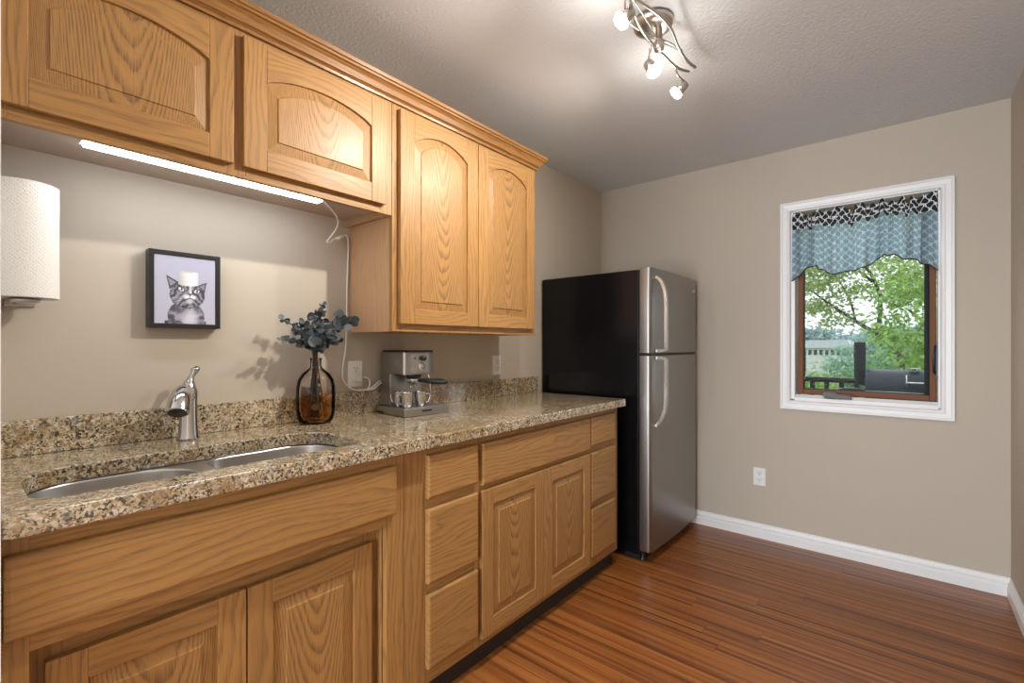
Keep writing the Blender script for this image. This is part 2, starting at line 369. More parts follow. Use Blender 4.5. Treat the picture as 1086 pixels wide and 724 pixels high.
# ---------------------------------------------------------------- mesh builder
class MB:
    def __init__(s): s.v = []; s.f = []; s.m = []; s.sm = []; s.uv = {}
    def add(s, vs, fs, mi=0, smooth=False, xf=None):
        o = len(s.v)
        for p in vs:
            p = Vector(p); s.v.append(xf @ p if xf is not None else p)
        for f in fs:
            s.f.append([i + o for i in f]); s.m.append(mi); s.sm.append(smooth)
        return o
    def box(s, x0, x1, y0, y1, z0, z1, mi=0, xf=None):
        v = [(x0, y0, z0), (x1, y0, z0), (x1, y1, z0), (x0, y1, z0), (x0, y0, z1), (x1, y0, z1), (x1, y1, z1), (x0, y1, z1)]
        s.add(v, [(0, 3, 2, 1), (4, 5, 6, 7), (0, 1, 5, 4), (1, 2, 6, 5), (2, 3, 7, 6), (3, 0, 4, 7)], mi, False, xf)
    def prism(s, poly, axis, a, b, mi=0, smooth=False, xf=None):
        """poly: 2D points; axis 'x': (y,z), 'y': (x,z), 'z': (x,y)"""
        def P(p, t):
            return {'x': (t, p[0], p[1]), 'y': (p[0], t, p[1]), 'z': (p[0], p[1], t)}[axis]
        n = len(poly); vs = [P(p, a) for p in poly] + [P(p, b) for p in poly]
        fs = [(i, (i + 1) % n, n + (i + 1) % n, n + i) for i in range(n)]
        o = s.add(vs, fs, mi, smooth, xf)
        tri = tessellate_polygon([[Vector((p[0], p[1], 0)) for p in poly]])
        for t in tri:
            s.f.append([o + i for i in t]); s.m.append(mi); s.sm.append(False)
            s.f.append([o + n + i for i in reversed(t)]); s.m.append(mi); s.sm.append(False)
    def tube(s, pts, r, seg=10, mi=0, closed=False, caps=True, xf=None):
        pts = [Vector(p) for p in pts]; n = len(pts)
        rs = r if isinstance(r, (list, tuple)) else [r] * n
        vs = []; up = None
        for i, p in enumerate(pts):
            if closed: d = pts[(i + 1) % n] - pts[i - 1]
            else: d = pts[min(i + 1, n - 1)] - pts[max(i - 1, 0)]
            if d.length < 1e-9: d = Vector((0, 0, 1))
            d.normalize()
            if up is None:
                up = Vector((0, 0, 1)) if abs(d.z) < 0.9 else Vector((1, 0, 0))
            a = d.cross(up)
            if a.length < 1e-6: a = d.cross(Vector((0, 1, 0)))
            a.normalize(); bb = d.cross(a).normalized(); up = -bb if False else a.cross(d).normalized()
            for k in range(seg):
                t = 2 * pi * k / seg
                vs.append(p + a * cos(t) * rs[i] + bb * sin(t) * rs[i])
        fs = []
        rng = n if closed else n - 1
        for i in range(rng):
            j = (i + 1) % n
            for k in range(seg):
                l = (k + 1) % seg
                fs.append((i * seg + k, i * seg + l, j * seg + l, j * seg + k))
        if caps and not closed:
            fs.append(tuple(range(seg))); fs.append(tuple(reversed(range((n - 1) * seg, n * seg))))
        s.add(vs, fs, mi, True, xf)
    def lathe(s, prof, seg=28, mi=0, xf=None, closed=False, uvscale=None):
        """prof: (r,z) list about local z"""
        vs = []; n = len(prof)
        for r, z in prof:
            for k in range(seg):
                t = 2 * pi * k / seg; vs.append((r * cos(t), r * sin(t), z))
        fs = []
        for i in range(n if closed else n - 1):
            j = (i + 1) % n
            for k in range(seg):
                l = (k + 1) % seg
                fs.append((i * seg + k, i * seg + l, j * seg + l, j * seg + k))
        s.add(vs, fs, mi, True, xf)
    def grid(s, pf, nu, nv, mi=0, smooth=True, uvf=None, mif=None):
        o = len(s.v)
        for j in range(nv + 1):
            for i in range(nu + 1):
                s.v.append(Vector(pf(i / nu, j / nv)))
        for j in range(nv):
            for i in range(nu):
                a = o + j * (nu + 1) + i
                s.f.append([a, a + 1, a + nu + 2, a + nu + 1]); s.m.append(mif(j / nv) if mif else mi); s.sm.append(smooth)
                if uvf:
                    s.uv[len(s.f) - 1] = [uvf(i / nu, j / nv), uvf((i + 1) / nu, j / nv), uvf((i + 1) / nu, (j + 1) / nv), uvf(i / nu, (j + 1) / nv)]

WLOC = {}
def obj(name, mb, mats, parent=None, bev=0, seg=2, center=True, local=False, subsurf=0, solid=0, recalc=True):
    me = bpy.data.meshes.new(name)
    xs = [p.x for p in mb.v]; ys = [p.y for p in mb.v]; zs = [p.z for p in mb.v]
    c = Vector(((min(xs) + max(xs)) / 2, (min(ys) + max(ys)) / 2, (min(zs) + max(zs)) / 2)) if parent is not None or center != 'base' else Vector((0, 0, 0))
    if parent is None: c.z = min(zs)
    if not center: c = Vector((0, 0, 0))
    me.from_pydata([tuple(p - c) for p in mb.v], [], mb.f)
    if not isinstance(mats, (list, tuple)): mats = [mats]
    for m in mats: me.materials.append(m)
    me.polygons.foreach_set('material_index', mb.m)
    me.polygons.foreach_set('use_smooth', mb.sm)
    if mb.uv:
        ul = me.uv_layers.new(name='UVMap')
        for fi, uvs in mb.uv.items():
            for li, uv in zip(me.polygons[fi].loop_indices, uvs): ul.data[li].uv = uv
    me.update()
    if recalc:
        import bmesh
        bm = bmesh.new(); bm.from_mesh(me); bmesh.ops.recalc_face_normals(bm, faces=bm.faces[:]); bm.to_mesh(me); bm.free()
    o = bpy.data.objects.new(name, me); COL.objects.link(o)
    if parent is not None:
        o.parent = parent
        pl = Vector((0, 0, 0)) if local else WLOC[parent]
        o.location = c - pl; WLOC[o] = c if not local else c
    else:
        o.location = c; WLOC[o] = c
    if bev:
        b = o.modifiers.new('bevel', 'BEVEL'); b.width = bev; b.segments = seg; b.limit_method = 'ANGLE'; b.angle_limit = radians(40)
        b.harden_normals = False
    if solid:
        b = o.modifiers.new('solid', 'SOLIDIFY'); b.thickness = solid; b.offset = 0
    if subsurf:
        b = o.modifiers.new('sub', 'SUBSURF'); b.levels = subsurf; b.render_levels = subsurf
    return o
def tag(o, label, cat, group=None):
    o['label'] = label; o['category'] = cat
    if group: o['group'] = group
    return o
def thing(name, label, cat, loc, rz=0, group=None):
    o = bpy.data.objects.new(name, None); COL.objects.link(o); o.empty_display_size = 0.1
    o.location = loc; o.rotation_euler = (0, 0, rz); WLOC[o] = Vector(loc)
    return tag(o, label, cat, group)
def struct(name, mb, mats, parent=None, **k):
    o = obj(name, mb, mats, parent, **k); o['kind'] = 'structure'; return o
def catmull(pts, n=8):
    pts = [Vector(p) for p in pts]; out = []
    for i in range(len(pts) - 1):
        p0 = pts[max(i - 1, 0)]; p1 = pts[i]; p2 = pts[i + 1]; p3 = pts[min(i + 2, len(pts) - 1)]
        for k in range(n):
            t = k / n
            out.append(0.5 * ((2 * p1) + (-p0 + p2) * t + (2 * p0 - 5 * p1 + 4 * p2 - p3) * t * t + (-p0 + 3 * p1 - 3 * p2 + p3) * t ** 3))
    out.append(pts[-1]); return out
def aim(loc, d):
    """matrix taking local +z to direction d at loc"""
    d = Vector(d).normalized(); q = Vector((0, 0, 1)).rotation_difference(d)
    return Matrix.Translation(Vector(loc)) @ q.to_matrix().to_4x4()

# ================================================================ room shell
RX = 2.255; BY = 3.336; H = 2.44; YR = -3.3
WX0, WX1, WZ0, WZ1 = 1.318, 2.000, 0.893, 2.062     # window hole
b = MB(); b.box(-0.1, RX + 0.1, YR - 0.1, BY + 0.14, -0.12, 0.0); struct('floor', b, M['floor'], center=False)
b = MB(); b.box(-0.1, RX + 0.1, YR - 0.1, BY + 0.14, H, H + 0.1); struct('ceiling', b, M['ceiling'], center=False)
b = MB(); b.box(-0.12, 0, YR, BY, 0, H); struct('wall_left', b, M['wall'], center=False)
b = MB(); b.box(RX, RX + 0.12, YR, BY, 0, H); struct('wall_right', b, M['wall'], center=False)
b = MB()
for x0, x1, z0, z1 in ((-0.12, WX0, 0, H), (WX1, RX + 0.12, 0, H), (WX0, WX1, 0, WZ0), (WX0, WX1, WZ1, H)):
    b.box(x0, x1, BY, BY + 0.14, z0, z1)
struct('wall_back', b, [M['wall']], center=False)
b = MB()   # unseen rear wall with a wide opening added to let light in
for x0, x1, z0, z1 in ((-0.12, 0.0, 0, H), (RX, RX + 0.12, 0, H), (0.0, RX, 2.15, H)):
    b.box(x0, x1, YR - 0.12, YR, z0, z1)
struct('wall_rear', b, M['wall'], center=False)
b = MB(); b.box(0, 0.662, -0.05, 0.062, 0, H); struct('wall_partition', b, M['white_trim'], center=False)

def baseboard(name, p0, p1, nrm, mat):
    p0 = Vector(p0); p1 = Vector(p1); nrm = Vector(nrm)
    prof = [(0, 0), (0.015, 0), (0.015, 0.048), (0.0135, 0.051), (0.010, 0.053), (0.010, 0.057), (0.013, 0.060), (0.013, 0.067), (0.007, 0.074), (0.0045, 0.082), (0.0055, 0.088), (0.003, 0.091), (0, 0.091)]
    b = MB(); n = len(prof)
    vs = [p0 + nrm * d + Vector((0, 0, z)) for d, z in prof] + [p1 + nrm * d + Vector((0, 0, z)) for d, z in prof]
    b.add(vs, [(i, (i + 1) % n, n + (i + 1) % n, n + i) for i in range(n)] + [tuple(range(n)), tuple(range(2 * n - 1, n - 1, -1))])
    return struct(name, b, mat)
baseboard('baseboard_back', (0.0, BY, 0), (RX, BY, 0), (0, -1, 0), M['white_trim'])
baseboard('baseboard_right', (RX, YR, 0), (RX, BY - 0.014, 0), (-1, 0, 0), M['white_trim'])

# ---------------------------------------------------------------- window
b = MB()
cx0, cx1, cz0, cz1 = 1.259, 2.056, 0.836, 2.107
def frame_ring(b, x0, x1, z0, z1, w, y0, y1, mi=0):
    b.box(x0, x0 + w, y0, y1, z0, z1, mi); b.box(x1 - w, x1, y0, y1, z0, z1, mi)
    b.box(x0 + w, x1 - w, y0, y1, z0, z0 + w, mi); b.box(x0 + w, x1 - w, y0, y1, z1 - w, z1, mi)
# moulded casing, mitred, profile runs from outer to inner edge
prof = [(0.0, 0.0), (0.0, 0.016), (0.004, 0.021), (0.012, 0.021), (0.016, 0.016), (0.036, 0.013), (0.042, 0.016), (0.050, 0.014), (0.056, 0.006), (0.056, 0.0)]
vs = []
for d, h in prof:
    y = BY - h
    vs += [(cx0 + d, y, cz0 + d), (cx1 - d, y, cz0 + d), (cx1 - d, y, cz1 - d), (cx0 + d, y, cz1 - d)]
fs = []
for i in range(len(prof) - 1):
    for k in range(4):
        l = (k + 1) % 4; fs.append((i * 4 + k, i * 4 + l, i * 4 + 4 + l, i * 4 + 4 + k))
b.add(vs, fs)
win = struct('window_1', b, M['white_trim'])
WLOC[win] = win.location.copy()
b = MB()   # white jamb liner
for (x0, x1, z0, z1) in ((cx0 + 0.056, cx0 + 0.078, cz0 + 0.056, cz1 - 0.05), (cx1 - 0.066, cx1 - 0.056, cz0 + 0.056, cz1 - 0.05)):
    b.box(x0, x1, BY, BY + 0.12, z0, z1)
b.box(cx0 + 0.056, cx1 - 0.056, BY, BY + 0.12, cz0 + 0.056, cz0 + 0.066)
b.box(cx0 + 0.056, cx1 - 0.056, BY, BY + 0.12, cz1 - 0.062, cz1 - 0.05)
struct('window_jamb', b, M['white_trim'], win, bev=0.002)
b = MB()   # inner stop below the sash (sloped white sill)
b.prism([(BY + 0.0, 0.902), (BY + 0.055, 0.902), (BY + 0.055, 0.926), (BY + 0.035, 0.928), (BY + 0.01, 0.912), (BY, 0.912)], 'x', cx0 + 0.078, cx1 - 0.066)
struct('window_sill', b, M['white_trim'], win)
b = MB(); frame_ring(b, 1.344, 1.986, 0.930, 2.036, 0.027, BY + 0.06, BY + 0.10); struct('window_frame', b, M['brown_sash'], win, bev=0.003)
b = MB(); frame_ring(b, 1.356, 1.974, 0.942, 2.024, 0.020, BY + 0.101, BY + 0.115); b.box(1.938, 1.956, BY + 0.101, BY + 0.125, 0.962, 2.004); struct('window_gasket', b, M['black_matte'], win)
b = MB(); b.box(1.365, 1.965, BY + 0.082, BY + 0.086, 0.952, 2.014); struct('window_pane', b, M['pane'], win)
b = MB()   # folding crank
b.box(1.49, 1.545, BY - 0.006, BY + 0.045, 0.915, 0.950)
b.prism([(1.476, 0.940), (1.484, 0.952), (1.520, 0.955), (1.560, 0.944), (1.618, 0.940), (1.622, 0.918), (1.560, 0.916), (1.520, 0.922), (1.480, 0.930)], 'y', BY - 0.018, BY + 0.004)
c_ = struct('window_crank', b, M['bronze'], win, bev=0.002)
b = MB()   # sash lock lever on the right jamb
b.box(1.983, 1.991, BY + 0.020, BY + 0.046, 1.06, 1.24); b.tube([(1.981, BY + 0.032, 1.08), (1.975, BY + 0.026, 1.09), (1.975, BY + 0.02, 1.18), (1.979, BY + 0.022, 1.23)], 0.006, 8)
struct('window_latch', b, M['black'], win)

# valance on a rod inside the casing
rodz = 1.985
val = thing('window_valance', 'short black and white trellis print valance gathered on a rod across the window', 'curtain', ((1.318 + 1.998) / 2, BY + 0.0, 1.62))
b = MB(); b.tube([(1.320, BY + 0.012, rodz), (1.990, BY + 0.012, rodz)], 0.0055, 10); obj('curtain_rod', b, M['white_trim'], val)
def vprof(u, v):
    x = 1.322 + u * 0.668
    # hem: scalloped, long tails at both ends
    hem_pts = [(0.0, 1.625), (0.05, 1.650), (0.12, 1.695), (0.19, 1.712), (0.215, 1.680), (0.31, 1.652), (0.42, 1.655), (0.55, 1.676), (0.64, 1.715), (0.665, 1.734), (0.72, 1.728), (0.80, 1.700), (0.87, 1.688), (0.93, 1.66), (1.0, 1.622)]
    hz = hem_pts[-1][1]
    for (a, za), (c, zc) in zip(hem_pts, hem_pts[1:]):
        if a <= u <= c:
            t = (u - a) / (c - a); t = t * t * (3 - 2 * t); hz = za + (zc - za) * t; break
    top = 2.030 + 0.010 * sin(u * 41) + 0.008 * sin(u * 97 + 1)
    if 0.13 < u < 0.155 or 0.44 < u < 0.465 or 0.80 < u < 0.83: top -= 0.030
    z = top + (hz - top) * v
    amp = 0.005 + 0.020 * min(1, v * 1.3)
    y = BY + 0.010 - amp * (sin(u * 52 + 2 * sin(u * 9)) * 0.95 + 0.5 * sin(u * 87 + 1.3 + v)) - 0.012 * v
    # curve round the rod
    if z > rodz - 0.03: y -= 0.006
    xx = x + 0.004 * sin(u * 60) * v
    return (xx, y, z)
b = MB()
b.grid(vprof, 220, 40, uvf=lambda u, v: (u * 0.86, v * 0.42), mif=lambda v: 1 if v < 0.25 else 0)
obj('gathered_cloth', b, [M['valance'], M['valance_double']], val, recalc=False)
b = MB()
hem = [vprof(i / 160, 1.0) for i in range(161)]
b.tube([(p[0], p[1] - 0.001, p[2]) for p in hem], 0.0032, 6)
obj('hem_binding', b, M['black_matte'], val)

# wall sockets
def outlet(name, loc, normal, label, w=0.071, h=0.114):
    """duplex socket; local +x = out of wall"""
    rz = {'x': 0, '-y': -pi / 2}[normal]
    t = thing(name, label, 'outlet', loc, rz)
    b = MB(); b.box(0, 0.006, -w / 2, w / 2, 0, h); obj('cover_plate', b, M['white_plastic'], t, bev=0.003, local=True)
    for zc in (0.036, 0.078):
        b = MB(); pts = []
        for k in range(16):
            a = 2 * pi * k / 16; pts.append((0.0165 * cos(a), zc + max(-0.0125, min(0.0125, 0.0165 * sin(a)))))
        b.prism(pts, 'x', 0.004, 0.0085); s = obj('receptacle', b, M['white_plastic'], t, local=True, bev=0.0007)
        WLOC[s] = s.location.copy()
        b = MB(); b.box(0.0080, 0.0090, -0.008, -0.0055, zc, zc + 0.009); b.box(0.0080, 0.0090, 0.0055, 0.008, zc, zc + 0.008)
        b.tube([(0.0080, 0, zc - 0.007), (0.0090, 0, zc - 0.007)], 0.0028, 8)
        o = obj('slots', b, M['slot'], s, local=True); o.location = o.location - s.location
    return t
outlet('wall_outlet', (1.141, BY, 0.333), '-y', 'white duplex wall outlet low on the back wall below the window')
outlet('wall_outlet', (0, 1.149, 1.048), 'x', 'white wall outlet above the counter beside the vase, with the white cord plugged in')
outlet('wall_outlet', (0, 2.084, 1.056), 'x', 'white wall outlet above the backsplash under the end of the tall wall cabinet')

# ================================================================ cabinet doors
def front_slab(name, parent, y0, y1, z0, z1, x0, x1, mat):
    """solid drawer front with a rounded-over edge"""
    b = MB(); e = 0.009
    ring = lambda x, i: [(x, y0 + i, z0 + i), (x, y1 - i, z0 + i), (x, y1 - i, z1 - i), (x, y0 + i, z1 - i)]
    L = [ring(x0, 0), ring(x1 - 0.008, 0), ring(x1 - 0.004, 0.0012), ring(x1 - 0.0012, 0.004), ring(x1, e)]
    vs = [p for r in L for p in r]; fs = [(3, 2, 1, 0)]
    for i in range(len(L) - 1):
        for k in range(4): fs.append((i * 4 + k, i * 4 + (k + 1) % 4, i * 4 + 4 + (k + 1) % 4, i * 4 + 4 + k))
    n = (len(L) - 1) * 4; fs.append((n, n + 1, n + 2, n + 3))
    b.add(vs, fs); return obj(name, b, mat, parent)
def raised_door(name, parent, y0, y1, z0, z1, x0, x1, oy0, oy1, oz0, oz1, apex=None):
    """frame-and-panel door, face towards +x, panel opening oy0..oy1 x oz0..oz1, arched to apex"""
    d = obj_frame(name, parent, y0, y1, z0, z1, x0, x1, oy0, oy1, oz0, oz1, apex)
    c = (oy0 + oy1) / 2
    def loop(i, x):
        a0, a1, b0, b1 = oy0 + i, oy1 - i, oz0 + i, oz1 - i
        pts = [(x, a0, b0), (x, a1, b0)]
        n = 16; hw = (a1 - a0) / 2
        for k in range(n + 1):
            y = a1 - (a1 - a0) * k / n
            z = b1 if apex is None else b1 + (apex - oz1) * arch((y - c) / hw)
            pts.append((x, y, z))
        return pts
    L = [loop(-0.006, x1 - 0.016), loop(0.0, x1 - 0.0085), loop(0.004, x1 - 0.0085), loop(0.034, x1 - 0.0040), loop(0.0352, x1 - 0.0012), loop(0.037, x1 - 0.0006)]
    b = MB(); n = len(L[0]); vs = [p for r in L for p in r]; fs = []
    for i in range(len(L) - 1):
        for k in range(n): fs.append((i * n + k, i * n + (k + 1) % n, (i + 1) * n + (k + 1) % n, (i + 1) * n + k))
    o = b.add(vs, fs)
    last = L[-1]; base = (len(L) - 1) * n
    for t in tessellate_polygon([[Vector((p[1], p[2], 0)) for p in last]]):
        b.f.append([o + base + i for i in t]); b.m.append(0); b.sm.append(False)
    obj('raised_panel', b, M['oak_c'], d)
    return d
def arch(t):
    t = max(-1.0, min(1.0, t)); return (1 - t * t) ** 0.85
def obj_frame(name, parent, y0, y1, z0, z1, x0, x1, oy0, oy1, oz0, oz1, apex):
    b = MB()
    b.box(x0, x1, y0, oy0, z0, z1, 0); b.box(x0, x1, oy1, y1, z0, z1, 0)
    b.box(x0, x1, oy0, oy1, z0, oz0, 1)
    if apex is None: b.box(x0, x1, oy0, oy1, oz1, z1, 1)
    else:
        c = (oy0 + oy1) / 2; hw = (oy1 - oy0) / 2; n = 20
        poly = [(oy0, z1)] + [(oy0 + (oy1 - oy0) * k / n, oz1 + (apex - oz1) * arch((-1 + 2 * k / n))) for k in range(n + 1)] + [(oy1, z1)]
        b.prism(poly, 'x', x0, x1, 1)
    # thin back board behind the frame
    b.box(x0, x0 + 0.003, oy0, oy1, oz0, oz1, 0)
    return obj(name, b, [M['oak_v'], M['oak_h']], parent, bev=0.0028, seg=2)

def carcass_box(b, x0, x1, y0, y1, z0, z1, t=0.016, top=True):
    b.box(x0, x1, y0, y0 + t, z0, z1); b.box(x0, x1, y1 - t, y1, z0, z1)
    b.box(x0, x0 + 0.008, y0 + t, y1 - t, z0, z1)
    if top: b.box(x0 + 0.008, x1, y0 + t, y1 - t, z1 - t, z1)

# ---------------------------------------------------------------- wall cabinets
XF = 0.305; XD = 0.325
short = thing('wall_cabinet', 'short oak wall cabinet with two arched doors above the sink and light bar', 'cabinet', (0, 0.60, 1.738))
b = MB(); b.box(0, XF - 0.02, 0.064, 0.080, 1.738, 2.24); b.box(0, XF - 0.02, 1.106, 1.122, 1.738, 2.24); b.box(0, 0.008, 0.08, 1.106, 1.768, 2.24); b.box(0.008, XF - 0.02, 0.08, 1.106, 2.224, 2.24); obj('body', b, M['oak_side'], short)
b = MB(); b.box(0.008, XF - 0.02, 0.08, 1.106, 1.768, 1.784); obj('underside', b, M['oak_under'], short)
b = MB()
for y0, y1 in ((0.064, 0.090), (0.536, 0.588), (1.070, 1.122)): b.box(XF - 0.02, XF, y0, y1, 1.738, 2.24, 0)
for y0, y1 in ((0.090, 0.536), (0.588, 1.070)):
    b.box(XF - 0.02, XF, y0, y1, 1.738, 1.784, 1); b.box(XF - 0.02, XF, y0, y1, 2.140, 2.24, 1)
obj('face_frame', b, [M['oak_v'], M['oak_h']], short, bev=0.001)
raised_door('door', short, 0.066, 0.548, 1.769, 2.165, XF + 0.001, XD, 0.122, 0.485, 1.838, 2.047, 2.090)
raised_door('door', short, 0.576, 1.083, 1.769, 2.165, XF + 0.001, XD, 0.643, 1.020, 1.838, 2.047, 2.090)

tall = thing('wall_cabinet', 'tall oak wall cabinet with two arched doors above the coffee machine', 'cabinet', (0, 1.59, 1.285))
b = MB(); carcass_box(b, 0, XF - 0.02, 1.124, 2.058, 1.285, 2.24); obj('body', b, M['oak_side'], tall)
b = MB(); b.box(0.008, XF - 0.02, 1.14, 2.042, 1.302, 1.316); obj('underside', b, M['oak_under'], tall)
b = MB()
for y0, y1 in ((1.124, 1.170), (1.570, 1.612), (2.014, 2.058)): b.box(XF - 0.02, XF, y0, y1, 1.285, 2.24, 0)
for y0, y1 in ((1.170, 1.570), (1.612, 2.014)):
    b.box(XF - 0.02, XF, y0, y1, 1.285, 1.330, 1); b.box(XF - 0.02, XF, y0, y1, 2.140, 2.24, 1)
obj('face_frame', b, [M['oak_v'], M['oak_h']], tall, bev=0.001)
raised_door('door', tall, 1.150, 1.590, 1.316, 2.165, XF + 0.001, XD, 1.220, 1.523, 1.376, 2.052, 2.105)
raised_door('door', tall, 1.594, 2.028, 1.316, 2.165, XF + 0.001, XD, 1.664, 1.960, 1.376, 2.052, 2.105)

# crown moulding with a mitred return at the far end
prof = [(0.0, 2.182), (0.010, 2.182), (0.012, 2.190), (0.008, 2.194), (0.014, 2.198), (0.020, 2.200), (0.023, 2.208), (0.027, 2.218), (0.036, 2.227), (0.043, 2.229), (0.044, 2.236), (0.050, 2.238), (0.052, 2.250), (0.0, 2.250)]
b = MB(); n = len(prof); vs = []
for d, z in prof: vs.append((XF + d, 0.064, z))
for d, z in prof: vs.append((XF + d, 2.058 + d, z))
for d, z in prof: vs.append((0.002, 2.058 + d, z))
fs = []
for s_ in (0, 1):
    for i in range(n): fs.append((s_ * n + i, s_ * n + (i + 1) % n, (s_ + 1) * n + (i + 1) % n, (s_ + 1) * n + i))
fs += [tuple(range(n)), tuple(range(3 * n - 1, 2 * n - 1, -1))]
b.add(vs, fs)
tag(obj('crown_molding', b, M['oak_trim_y']), 'long oak crown moulding running along the top of both wall cabinets', 'molding')

# ---------------------------------------------------------------- base cabinets
BF = 0.615; BD = 0.635
sink_cab = thing('sink_cabinet', 'oak sink base cabinet with wide false front and two recessed doors', 'cabinet', (0.3, 0.5, 0))
b = MB(); b.box(0, BF - 0.02, 0.064, 0.080, 0.09, 0.888); b.box(0, BF - 0.02, 0.926, 0.942, 0.09, 0.888)
b.box(0, 0.008, 0.08, 0.926, 0.09, 0.70); b.box(0.008, 0.545, 0.08, 0.926, 0.09, 0.106); obj('body', b, M['oak_side'], sink_cab)
b = MB()
b.box(BF - 0.02, BF, 0.064, 0.100, 0.09, 0.888, 0); b.box(BF - 0.02, BF, 0.877, 0.942, 0.09, 0.888, 0)
b.box(BF - 0.02, BF, 0.100, 0.877, 0.667, 0.888, 1); b.box(BF - 0.02, BF, 0.100, 0.877, 0.09, 0.13, 1)
obj('face_frame', b, [M['oak_v'], M['oak_h']], sink_cab, bev=0.001)
b = MB()   # recessed inner frame that carries the doors
b.box(0.547, 0.5655, 0.081, 0.150, 0.107, 0.70, 0); b.box(0.547, 0.5655, 0.815, 0.925, 0.107, 0.70, 0)
b.box(0.547, 0.5655, 0.150, 0.815, 0.590, 0.70, 1); b.box(0.547, 0.5655, 0.150, 0.815, 0.107, 0.16, 1)
b.box(0.5655, BF - 0.02, 0.872, 0.877, 0.107, 0.667, 0); b.box(0.5655, BF - 0.02, 0.100, 0.105, 0.107, 0.667, 0)
obj('inner_frame', b, [M['oak_v'], M['oak_h']], sink_cab, bev=0.001)
front_slab('false_front', sink_cab, 0.066, 0.906, 0.702, 0.854, BF + 0.001, BD, M['oak_h'])
raised_door('door', sink_cab, 0.124, 0.483, 0.125, 0.621, 0.5665, 0.586, 0.186, 0.421, 0.187, 0.560)
raised_door('door', sink_cab, 0.487, 0.846, 0.125, 0.621, 0.5665, 0.586, 0.549, 0.784, 0.187, 0.560)
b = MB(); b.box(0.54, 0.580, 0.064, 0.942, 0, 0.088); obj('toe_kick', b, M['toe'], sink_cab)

bc = thing('base_cabinet', 'oak base cabinet with two drawer stacks and a pair of doors beside the fridge', 'cabinet', (0.3, 1.68, 0))
b = MB(); b.box(0, BF - 0.02, 0.944, 0.960, 0.09, 0.888); b.box(0, BF - 0.02, 2.394, 2.410, 0.09, 0.888)
b.box(0, 0.008, 0.96, 2.394, 0.09, 0.888); b.box(0.008, BF - 0.02, 0.96, 2.394, 0.09, 0.106); obj('body', b, M['oak_side'], bc)
b = MB()
for y0, y1 in ((0.944, 1.040), (1.262, 1.305), (1.660, 1.710), (2.075, 2.110), (2.345, 2.410)):
    b.box(BF - 0.02, BF, y0, y1, 0.09, 0.888, 0)
for y0, y1 in ((1.040, 1.262), (1.305, 1.660), (1.710, 2.075), (2.110, 2.345)):
    b.box(BF - 0.02, BF, y0, y1, 0.853, 0.888, 1); b.box(BF - 0.02, BF, y0, y1, 0.670, 0.728, 1)
    b.box(BF - 0.02, BF, y0, y1, 0.09, 0.155, 1)
for y0, y1 in ((1.040, 1.262), (2.110, 2.345)): b.box(BF - 0.02, BF, y0, y1, 0.385, 0.440, 1)
obj('face_frame', b, [M['oak_v'], M['oak_h']], bc, bev=0.001)
for y0, y1 in ((1.031, 1.271), (2.101, 2.358)):
    for z0, z1 in ((0.716, 0.861), (0.430, 0.681), (0.147, 0.394)):
        front_slab('drawer', bc, y0, y1, z0, z1, BF + 0.001, BD, M['oak_h'])
front_slab('false_front', bc, 1.295, 2.088, 0.700, 0.861, BF + 0.001, BD, M['oak_h'])
raised_door('door', bc, 1.292, 1.684, 0.122, 0.681, BF + 0.001, BD, 1.352, 1.624, 0.185, 0.620)
raised_door('door', bc, 1.688, 2.084, 0.122, 0.681, BF + 0.001, BD, 1.750, 2.024, 0.185, 0.620)
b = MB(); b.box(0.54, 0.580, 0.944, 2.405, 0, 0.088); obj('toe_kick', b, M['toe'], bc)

# ---------------------------------------------------------------- worktop, splash, sink
def rrect(x0, x1, y0, y1, r, n=8):
    pts = []
    R4 = r if isinstance(r, (tuple, list)) else (r,) * 4
    for cx, cy, a0, r in ((x1 - R4[0], y1 - R4[0], 0, R4[0]), (x0 + R4[1], y1 - R4[1], 90, R4[1]), (x0 + R4[2], y0 + R4[2], 180, R4[2]), (x1 - R4[3], y0 + R4[3], 270, R4[3])):
        for k in range(n + 1):
            a = radians(a0 + 90 * k / n); pts.append((cx + r * cos(a), cy + r * sin(a)))
    return pts
outer = [(0.0, 0.063), (0.655, 0.063), (0.655, 2.436), (0.0, 2.436)]
inner = rrect(0.252, 0.568, 0.107, 0.840, (0.055, 0.110, 0.120, 0.060), 10)
b = MB()
zt, zb = 0.930, 0.890
no, ni = len(outer), len(inner)
allp = outer + inner
o = b.add([(x, y, zt) for x, y in allp] + [(x, y, zb) for x, y in allp], [])
nt_ = no + ni
for t in tessellate_polygon([[Vector((x, y, 0)) for x, y in outer], [Vector((x, y, 0)) for x, y in inner]]):
    b.f.append([o + i for i in t]); b.m.append(0); b.sm.append(False)
    b.f.append([o + nt_ + i for i in reversed(t)]); b.m.append(0); b.sm.append(False)
for i in range(no):
    j = (i + 1) % no; b.f.append([i, j, nt_ + j, nt_ + i]); b.m.append(0); b.sm.append(False)
for i in range(ni):
    j = (i + 1) % ni; b.f.append([no + i, no + j, nt_ + no + j, nt_ + no + i]); b.m.append(0); b.sm.append(False)
tag(obj('countertop', b, M['granite'], bev=0.003), 'long speckled granite countertop with rounded sink cutout over the base cabinets', 'countertop')
b = MB(); b.box(0.0, 0.020, 0.063, 2.470, 0.9305, 1.028)
tag(obj('backsplash', b, M['granite'], bev=0.002), 'low granite backsplash strip standing against the left wall along the countertop', 'backsplash')

